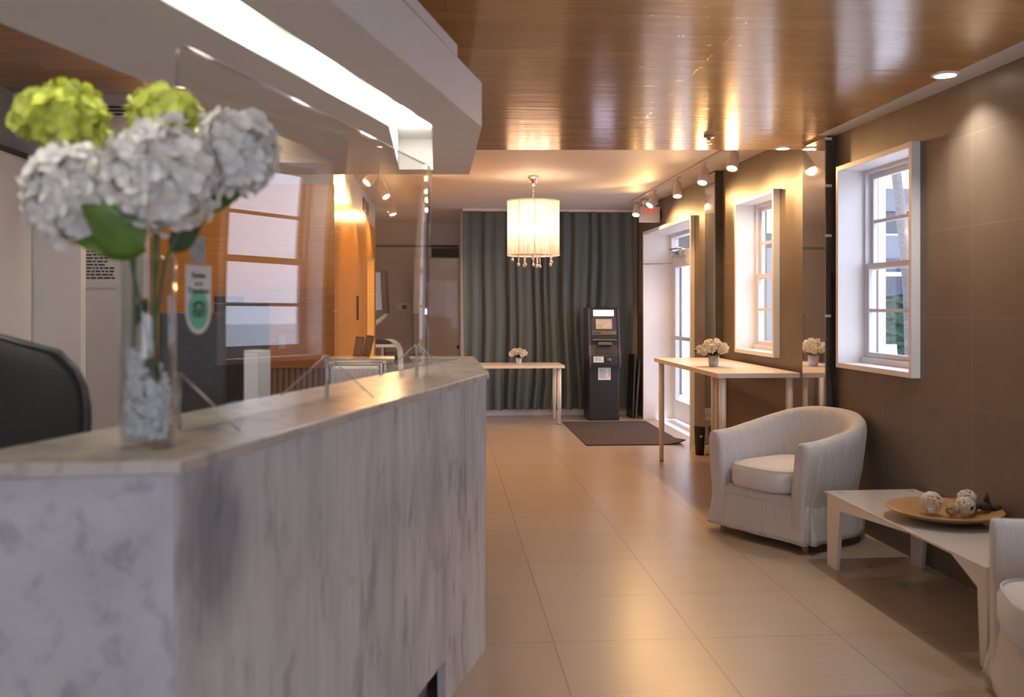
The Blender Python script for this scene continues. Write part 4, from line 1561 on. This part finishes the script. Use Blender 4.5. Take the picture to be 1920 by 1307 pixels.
for k, (a, r, ln_) in enumerate(((3.6, .165, .10), (4.0, .13, .10), (4.7, .02, .10), (5.2, .06, .115), (5.3, .10, .12), (5.9, .17, .10), (3.0, .20, .06), (.4, .2, .07), (1.2, .15, .10), (2.1, .15, .10), (4.6, .18, .05))):
    mb = MB()
    x, y = r * math.cos(a), r * math.sin(a)
    nb = int(ln_ / .016)
    for j in range(nb):
        mb.sphere((x, y, ZB + .02 - j * .0165), .0078, 8, 6)
    mb.sphere((x, y, ZB + .02 - nb * .0165 - .012), .014, 8, 6, (1, .6, 1.35))
    mb.build('crystal_string', 'crystal', ch)

# ------------------------------------------------------------------ track lights
def track_head(label, loc, aim, watts, group, length=.115):
    t = thing('track_spotlight', label, 'spotlight', loc, 0, group)
    aim = Vector(aim).normalized()
    MB().box((-.02, -.05, -.014), (.02, .05, -.0005), .003).build('adapter', 'track_white', t)
    j = Vector((0, 0, -.075))
    MB().tube([(0, 0, -.014), j], .008, 8).build('stem', 'track_white', t)
    q = aim.to_track_quat('-Z', 'Y').to_matrix().to_4x4()
    m = Matrix.Translation(j) @ q
    MB().lathe([(0, .035), (.028, .035), (.034, .025), (.040, -.04), (.046, -length + .02), (.046, -length), (.040, -length), (.036, -length + .016), (0, -length + .016)], 24, mat=m).build('can', 'track_white', t)
    MB().lathe([(0, -length + .010), (.0385, -length + .010), (.0385, -length + .004), (0, -length + .002)], 24, mat=m).build('lamp_face', 'lamp_face', t)
    spot_light('spot', j + aim * (length + .006), aim, watts, WARM, .035, 176, .35, t)
    return t


for (x, y0, y1, lab) in ((2.21, 6.75, 10.95, 'pale track rail on the cream ceiling along the window wall'), (-.62, 7.9, 11.3, 'pale track rail on the cream ceiling by the honey wood wall')):
    tr = MB().box((x - .018, y0, FZ - .022), (x + .018, y1, FZ - .001), .003).build('track_rail', 'track_white')
    tag(tr, lab, 'track rail', 'ceiling track rails')
rh = ['nearest the viewer, above the long table window', 'beside the second mirror strip', 'above the near side of the glass door', 'in front of the exit sign', 'nearest the grey-green curtain']
for k, (y, aim) in enumerate(((6.98, (-.25, -.35, -.8)), (7.80, (-.25, -.35, -.8)), (8.72, (-.10, -.35, -.9)), (9.70, (-.55, -.35, -.75)), (10.6, (-.20, -.45, -.85)))):
    track_head('window-side track spotlight ' + rh[k], (2.21, y, FZ - .0225), aim, SPOT_W, 'spotlights on the window-side track')
lh = ['nearest the viewer, by the canopy', 'in the middle, above the wood wall', 'farthest from the viewer, near the recess']
for k, (y, aim) in enumerate(((8.15, (-.5, -.45, -.7)), (9.1, (.45, -.45, -.8)), (10.65, (.25, -.30, -.95)))):
    track_head('track spotlight by the honey wood wall, ' + lh[k], (-.62, y, FZ - .0225), aim, SPOT_W, 'spotlights on the wood-side track')

# downlights and sprinkler in the boarded ceiling
def downlight(label, x, y, z, watts, col, r=.055, ang=140, aim=(0, 0, -1)):
    t = thing('recessed_downlight', label, 'downlight', (x, y, z), 0, 'recessed downlights')
    MB().lathe([(r - .006, -.001), (r - .004, -.007), (r + .006, -.006), (r + .010, -.001)], 32).build('trim_ring', 'frame_white', t)
    MB().lathe([(0, -.005), (r - .006, -.005), (r - .006, -.0015), (0, -.0015)], 32).build('lamp_face', 'down_face', t)
    spot_light('spot', (0, 0, -.012), aim, watts, col, .04, ang, .85, t)
    return t


downlight('recessed downlight at the upper right above the tiled wall', 2.43, 4.36, CZ, DOWN_W, (1, .93, .84), ang=115)
downlight('recessed downlight at the far edge of the boarded ceiling by the first mirror strip', 2.40, 6.46, CZ, 34, (1, .72, .42), .05)
downlight('small recessed downlight in the ceiling of the side recess', -.72, 12.3, FZ, 10, (1, .75, .5), .045)
for x, y, w_, c_, lab in ((2.43, 2.30, 26, (1, .93, .84), 'recessed downlight added unseen above the second armchair for fill'), (2.43, .2, 26, (1, .93, .84), 'recessed downlight added unseen by the wall behind the viewer for fill'),
                         (-1.30, 1.2, 55, (1, .92, .82), 'recessed downlight added unseen over the desk chair for fill'), (-1.25, 2.75, 36, (1, .92, .82), 'recessed downlight added over the staff desk for fill, hidden by the canopy'), (-1.12, 4.75, 75, (1, .74, .44), 'recessed downlight added to wash the honey wood wall, hidden by the canopy')):
    downlight(lab, x, y, CZ, w_, c_, aim=(0, .75, -.66) if y == 4.75 else (0, 0, -1))  # added lamps, all unseen, that brighten the counter, office and wood wall
sp = thing('sprinkler_head', 'small chrome sprinkler in the boarded ceiling', 'sprinkler', (1.745, 6.05, CZ))
MB().lathe([(0, -.001), (.038, -.001), (.034, -.008), (.014, -.012), (.012, -.03), (0, -.03)], 24).build('escutcheon', 'steel', sp)
MB().lathe([(0, -.050), (.02, -.050), (.02, -.046), (0, -.044)], 16).tube([(.012, 0, -.028), (.014, 0, -.047)], .003, 6).tube([(-.012, 0, -.028), (-.014, 0, -.047)], .003, 6).build('deflector', 'steel', sp)

# ------------------------------------------------------------------ side recess at the back left
d2 = thing('door_2', 'cream flush door at the end of the side recess', 'door', (at(775, 600, 13.75).x, 13.86, 0), kind='structure')
w2 = at(863, 600, 13.75).x - at(775, 600, 13.75).x
MB().box((.0, 0, .01), (w2, .035, 2.12), .003).build('leaf', 'door_cream', d2)
MB().box((.0 + .27, -.002, 2.14), (w2 + .01, .035, 2.27)).build('transom_gap', 'dark_door_gap', d2)
MB().box((w2 - .0, -.02, .0), (w2 + .05, .035, 2.14)).build('jamb', 'honey_dark', d2)
MB().lathe([(0, 0), (.022, 0), (.024, .02), (.01, .03), (0, .05)], 16, mat=Matrix.Translation((w2 - .03, -.002, .80)) @ Matrix.Rotation(PI / 2, 4, 'X')).build('knob', 'black_plastic', d2)
struct(MB().box((-1.9, 13.86, 2.285), (at(866, 470, 13.8).x, 13.899, 2.315), .003).build('trim_4', 'dark_door_gap'), 'dark line of the picture rail across the recess wall', 'trim')
# service desk with arm-mounted monitor
rd = thing('service_counter', 'white service desk top in the side recess', 'desk', (-1.6, 12.4, 0))
MB().box((0, 0, .86), (1.0, .55, .90), .004).build('desk_top', 'table_white', rd)
MB().box((.75, .05, .0005), (.78, .5, .859)).build('side_panel', 'beige_paint', rd)
mn = thing('arm_monitor', 'dark monitor on a pale swing arm in the side recess', 'monitor', (-.90, 12.62, .9005))
MB().box((.10, -.28, .40), (.155, .28, .98), .006, mat=Matrix.Rotation(-.05, 4, 'Y')).build('screen', 'dark_wood', mn)
MB().box((-.12, -.24, .45), (.095, .24, .95), .01, mat=Matrix.Rotation(-.05, 4, 'Y')).build('housing', 'grey_paint', mn)
MB().tube([(-.12, 0, .0005), (-.12, 0, .22)], .022, 10).tube([(-.12, 0, .21), (-.02, 0, .29), (.07, 0, .36), (.12, 0, .42)], [.03, .035, .032, .028], 10).build('swing_arm', 'pc_white', mn)
pr = thing('printer', 'black printer on the service desk in the side recess', 'printer', (-.98, 12.46, .9005))
MB().box((0, 0, 0), (.26, .1, .06), .01).build('body', 'black_plastic', pr)
MB().box((.02, -.05, .061), (.2, .02, .075), .002, mat=Matrix.Rotation(.2, 4, 'Y')).build('paper_tray', 'black_plastic', pr)
bx = MB().box((0, 0, .0005), (.36, .3, .78), .008).build('storage_box', 'dark_wood', loc=(-.80, 12.5, 0))
tag(bx, 'dark cabinet box below the service desk in the side recess', 'box')
tf = MB().box((0, 0, .0005), (.10, .12, 1.30), .02).build('rolled_banner', 'dark_wood', loc=(-.47, 13.2, 0))
tag(tf, 'dark upright case standing against the recess wall left of the cream door', 'case')
tp = thing('wall_thermostat', 'small pale wall unit with a dark display left of the cream door', 'thermostat', (at(757, 575, 13.85).x, 13.898, at(757, 575, 13.85).z))
MB().box((-.11, -.03, -.07), (.11, -.001, .06), .006).build('body', 'beige_paint', tp)
MB().box((-.02, -.034, -.04), (.05, -.0305, .02)).build('display', 'ink', tp)
vt = thing('air_vent', 'dark louvred air vent high on the pale band above the honey wood wall', 'vent', (WX - .0095, 9.9, 2.42))
MB().box((0, 0, 0), (.010, .62, .14), .002).build('frame', 'dark_wood', vt)
sl_ = MB()
for k in range(6):
    sl_.box((.0102, .02, .015 + .02 * k), (.014, .60, .024 + .02 * k))
sl_.build('louvres', 'brown_paint', vt)
ph_ = MB().box((.0005, 0, 0), (.02, .03, .235), .003).build('door_pull', 'black_plastic', loc=(WX, 9.1, 1.27))
tag(ph_, 'slim black pull handle on the honey wood wall', 'handle')

# ------------------------------------------------------------------ office behind the counter
cp = thing('tall_cupboard', 'tall white cupboard with a lever handle behind the desk chair', 'cupboard', (-2.032, 5.033, 0))
hw_ = .134
MB().box((-hw_, 0, .0005), (hw_, .026, 2.16), .003).build('carcass', 'white_paint', cp)
MB().box((-hw_ + .004, -.021, .03), (hw_ - .004, -.001, 2.15), .003).build('door_panel', 'white_paint', cp)
MB().box((-hw_ - .0, -.0, 2.161), (hw_, .026, 2.19)).build('dark_top_gap', 'dark_gap', cp)
MB().lathe([(0, 0), (.02, 0), (.02, .012), (0, .012)], 16, mat=Matrix.Translation((hw_ - .035, -.0215, 1.065)) @ Matrix.Rotation(PI / 2, 4, 'X')).tube([(hw_ - .035, -.03, 1.065), (hw_ - .035, -.06, 1.065), (hw_ - .12, -.062, 1.062)], .011, 8).build('lever_handle', 'atm_face', cp)
c2 = thing('wall_cupboard', 'tall white cupboard along the far left edge of the picture', 'cupboard', (-2.268, 3.2, 0))
MB().box((0, 0, .0005), (.10, 1.81, 2.165), .003).build('carcass', 'white_paint', c2)
MB().box((.0, 0, 2.166), (.10, 1.81, 2.195)).build('dark_top_gap', 'dark_gap', c2)
MB().box((.1005, .02, .05), (.118, .86, 2.15), .002).build('door_panel', 'white_paint', c2)
MB().box((.1005, .875, .05), (.118, 1.80, 2.15), .002).build('door_panel', 'white_paint', c2)
nb = thing('wall_notice', 'white sheet of printed text on the grey wall behind the vase', 'notice', (at(206, 480, 5.05).x, 5.0585, 0))
MB().box((-.085, -.002, 1.50), (.085, -.0005, 2.02)).build('sheet', 'grey_paint', nb)
ln = MB()
rnd = random.Random(9)
for k in range(26):
    x = -.072
    z = 1.985 - k * .0175
    xe = .05 + rnd.uniform(-.03, .02)
    while x < xe:
        w = rnd.uniform(.012, .034)
        ln.box((x, -.0032, z), (min(x + w, xe + .01), -.0022, z + .0085))
        x += w + .006
ln.build('printed_lines', 'ink', nb)
gv = thing('ceiling_grille', 'black slotted air grille at the top of the grey wall behind the vase', 'grille', (at(222, 217, 5.05).x, 5.0585, at(222, 217, 5.05).z))
MB().box((-.5, -.006, -.035), (.16, -.0005, .035), .001).build('frame', 'grey_paint', gv)
sl_ = MB()
for k in range(3):
    sl_.box((-.48, -.0085, -.026 + .019 * k), (.14, -.0065, -.015 + .019 * k))
sl_.build('slots', 'ink', gv)

# desk chair
oc_p = W(-1.33, 2.32)
oc = thing('desk_chair', 'black mesh-backed desk chair behind the marble counter at the left edge', 'office chair', (oc_p[0], oc_p[1], 0), .12)
rows = []
for i in range(25):
    a = -1 + 2 * i / 24
    r = []
    for j in range(17):
        v = j / 16
        e_ = 2.6
        z = .62 + .70 * v
        half = .265 * (1 - .18 * (1 - v)) * max(.0, (1 - max(0, (v - .55) / .45) ** 3.2)) ** (1 / 2.2) + .0
        half *= (1 - .5 * max(0, (.18 - v) / .18) ** 2)
        x = a * max(half, .015)
        r.append(Vector((x, .05 * a * a - .05 * math.sin(PI * v) * .6 - .10 + .12 * v, z)))
    rows.append(r)
bk_ = MB()
bk_.grid(rows)
bo = bk_.build('mesh_back', 'mesh_black', oc)
md = bo.modifiers.new('thick', 'SOLIDIFY')
md.thickness = .008
rim = [rows[0][j] for j in range(17)] + [rows[i][16] for i in range(1, 24)] + [rows[24][16 - j] for j in range(17)] + [rows[24 - i][0] for i in range(1, 24)]
rim = [p for k, p in enumerate(rim) if k == 0 or (p - rim[k - 1]).length > .004]
MB().tube(rim, .013, 8, closed=True).build('back_frame', 'black_plastic', oc)
MB().box((-.25, -.50, .46), (.25, -.03, .54), .035, 4).build('seat', 'mesh_black', oc)
MB().tube([(0, -.2, .44), (0, .03, .46), (0, .06, .6), (0, .01, .85)], [.03, .028, .025, .02], 8).build('back_support', 'black_plastic', oc)
MB().lathe([(0, .10), (.03, .10), (.03, .28), (.022, .28), (.022, .455), (0, .455)], 16, (0, -.25, 0)).build('gas_post', 'steel', oc)
for k in range(5):
    a = k * 2 * PI / 5 + .3
    st_ = MB().tube([(0, -.25, .11), (.28 * math.cos(a), -.25 + .28 * math.sin(a), .085)], [.026, .016], 8).build('base_arm', 'black_plastic', oc)
    MB().lathe([(0, -.012), (.028, -.012), (.030, 0), (.028, .012), (0, .012)], 16, mat=Matrix.Translation((.28 * math.cos(a), -.25 + .28 * math.sin(a), .031)) @ Matrix.Rotation(a, 4, 'Z') @ Matrix.Rotation(PI / 2, 4, 'X')).build('caster', 'rubber', st_)

# monitors on the staff desk
def monitor(name, label, pos, rz, w, h, z0, stand=True, tilt=0, cam_clip=False, smat='screen_off'):
    t = thing(name, label, 'monitor', pos, rz)
    m = Matrix.Translation((0, 0, z0 + h / 2)) @ Matrix.Rotation(tilt, 4, 'X')
    MB().box((-w / 2, .0, -h / 2), (w / 2, .035, h / 2), .006, mat=m).build('housing', 'black_plastic', t)
    MB().box((-w / 2 + .012, -.002, -h / 2 + .03), (w / 2 - .012, -.0005, h / 2 - .012), mat=m).build('screen', smat, t)
    if cam_clip:
        MB().box((-w / 2 + .0, .002, h / 2 + .001), (-w / 2 + .11, .03, h / 2 + .025), .004, mat=m).build('webcam', 'black_plastic', t)
    MB().tube([(0, .045, .012), (0, .05, z0 + h * .4), (0, .035, z0 + h * .5)], .018, 8).build('stand_neck', 'black_plastic', t)
    MB().box((-.12, -.05, .0), (.12, .12, .012), .004).build('stand_foot', 'black_plastic', t)
    return t


p1 = at(452, 600, 3.35)
monitor('desktop_monitor', 'dark monitor facing out behind the clear screen, beside the white computer tower', (p1.x, p1.y, .7405), -.05, .20, .215, .46, True, -.06, True)
p2 = at(362, 600, 2.95)
monitor('desktop_monitor', 'tall black monitor half hidden behind the glass vase and the review sticker', (p2.x, p2.y, .7405), .25, .20, .44, .20, True, 0, False, 'black_plastic')
p3 = at(472, 700, 2.95)
pc = thing('computer_tower', 'slim white computer tower standing behind the marble slab', 'computer', (p3.x, p3.y, .7405), -.55)
MB().box((-.034, 0, .0), (.034, .05, .52), .003).build('case', 'pc_white', pc)
MB().box((-.029, -.0045, .01), (.029, -.0005, .51), .002).build('front_panel', 'slot_white', pc)
dp_ = at(395, 715, 3.62)
kb_ = MB().box((-.14, 0, 0), (.13, .16, .455), .02).build('desk_phone_console', 'black_plastic', loc=(dp_.x, dp_.y + .12, .7405))
tag(kb_, 'black equipment box below the two dark monitors on the staff desk', 'equipment box')

# wire trays with mail, frames and little things on the return
tp_ = at(664, 700, 4.42)
tr = thing('letter_tray', 'white wire letter tray stack in the corner of the reception counter', 'letter tray', (tp_.x, tp_.y, .7405), -.02)
wm = MB()
tw, td = .128, .22
for z in (.20, .28, .385):
    wm.tube([(-tw, 0, z), (tw, 0, z), (tw, td, z), (-tw, td, z)], .0035, 6, closed=True)
for k in range(14):
    x = -tw + 2 * tw * k / 13
    wm.tube([(x, 0, .28), (x, 0, .385)], .0018, 5)
    wm.tube([(x, 0, .28), (x, td, .28)], .0018, 5)
for x in (-tw, tw):
    for y in (0, td):
        wm.tube([(x, y, .0005), (x, y, .385)], .004, 6)
wm.build('wire_frame', 'wire_white', tr)
ml = MB().box((-.11, .012, .284), (.10, .20, .365), .002).build('mail_bundle', 'paper', loc=(tp_.x, tp_.y, .7405), rot=(0, 0, -.02))
tag(ml, 'white bundle of papers in the wire letter tray', 'papers')
mp = MB().box((-.008, -.002, 0), (.008, .002, .04)).build('black_tag', 'black_plastic', loc=(at(709, 702, 4.40).x, at(709, 702, 4.40).y - .015, .7405 + .28))
tag(mp, 'small black clip hanging on the front of the wire letter tray', 'clip')
for k, (px, ang, lab) in enumerate(((667, .22, 'dark picture frame leaning on the counter return, the left of the pair'), (683, .30, 'dark picture frame leaning on the counter return, the right of the pair'))):
    q = at(px, 668, 4.98)
    f = thing('picture_frame', lab, 'frame', (q.x, q.y, TZ + .0005), -1.12, 'dark frames on the counter return')
    m = Matrix.Rotation(-.18 - .06 * k, 4, 'X')
    MB().box((-.05, 0, .004), (.05, .012, .112 + .008 * k), .002, mat=m).build('frame', 'dark_wood', f)
    MB().box((-.042, -.0015, .012), (.042, -.0003, .104 + .008 * k), mat=m).build('picture', 'steel', f)
bh = at(733, 695, 4.25)
br_ = MB()
arc = [Vector((-.03, 0, .13))] + [Vector((-.03 + .06 * math.sin(a), 0, .07 + .06 * math.cos(a))) for a in [k * PI / 14 for k in range(8)]] + [Vector((.033, 0, 0))]
pr_ = [[p + Vector((0, y, 0)) for y in (-.0, .09)] for p in arc]
br_.grid(pr_)
bmesh.ops.solidify(br_.bm, geom=br_.bm.faces[:], thickness=.004)
bo_ = br_.build('bent_holder', 'pc_white', loc=(at(733, 712, 3.95).x, at(733, 712, 3.95).y, TZ + .0005), rot=(0, 0, -.2))
tag(bo_, 'white bent plastic leaflet holder on the marble slab behind the clear screen', 'holder')
dc = thing('card_stand', 'dark brown leaning card stand on the counter by the bent holder', 'card stand', (at(748, 697, 4.35).x, at(748, 697, 4.35).y, TZ + .0005), -.9)
MB().prism([(0, 0), (.09, 0), (.075, .012), (.012, .055)], -.03, .03, Matrix(((1, 0, 0, 0), (0, 0, 1, 0), (0, 1, 0, 0), (0, 0, 0, 1)))).build('stand', 'dark_wood', dc)
ol = thing('wall_socket', 'cream socket plate on the honey wood wall', 'socket', (at(533, 640, 7.29).x, 7.2985, at(533, 640, 7.29).z))
MB().box((-.028, -.006, -.055), (.028, -.0005, .055), .003).build('plate', 'petal_cream', ol)
MB().box((-.012, -.0085, -.035), (.012, -.0065, -.008)).box((-.012, -.0085, .008), (.012, -.0065, .035)).build('outlet', 'frame_white', ol)
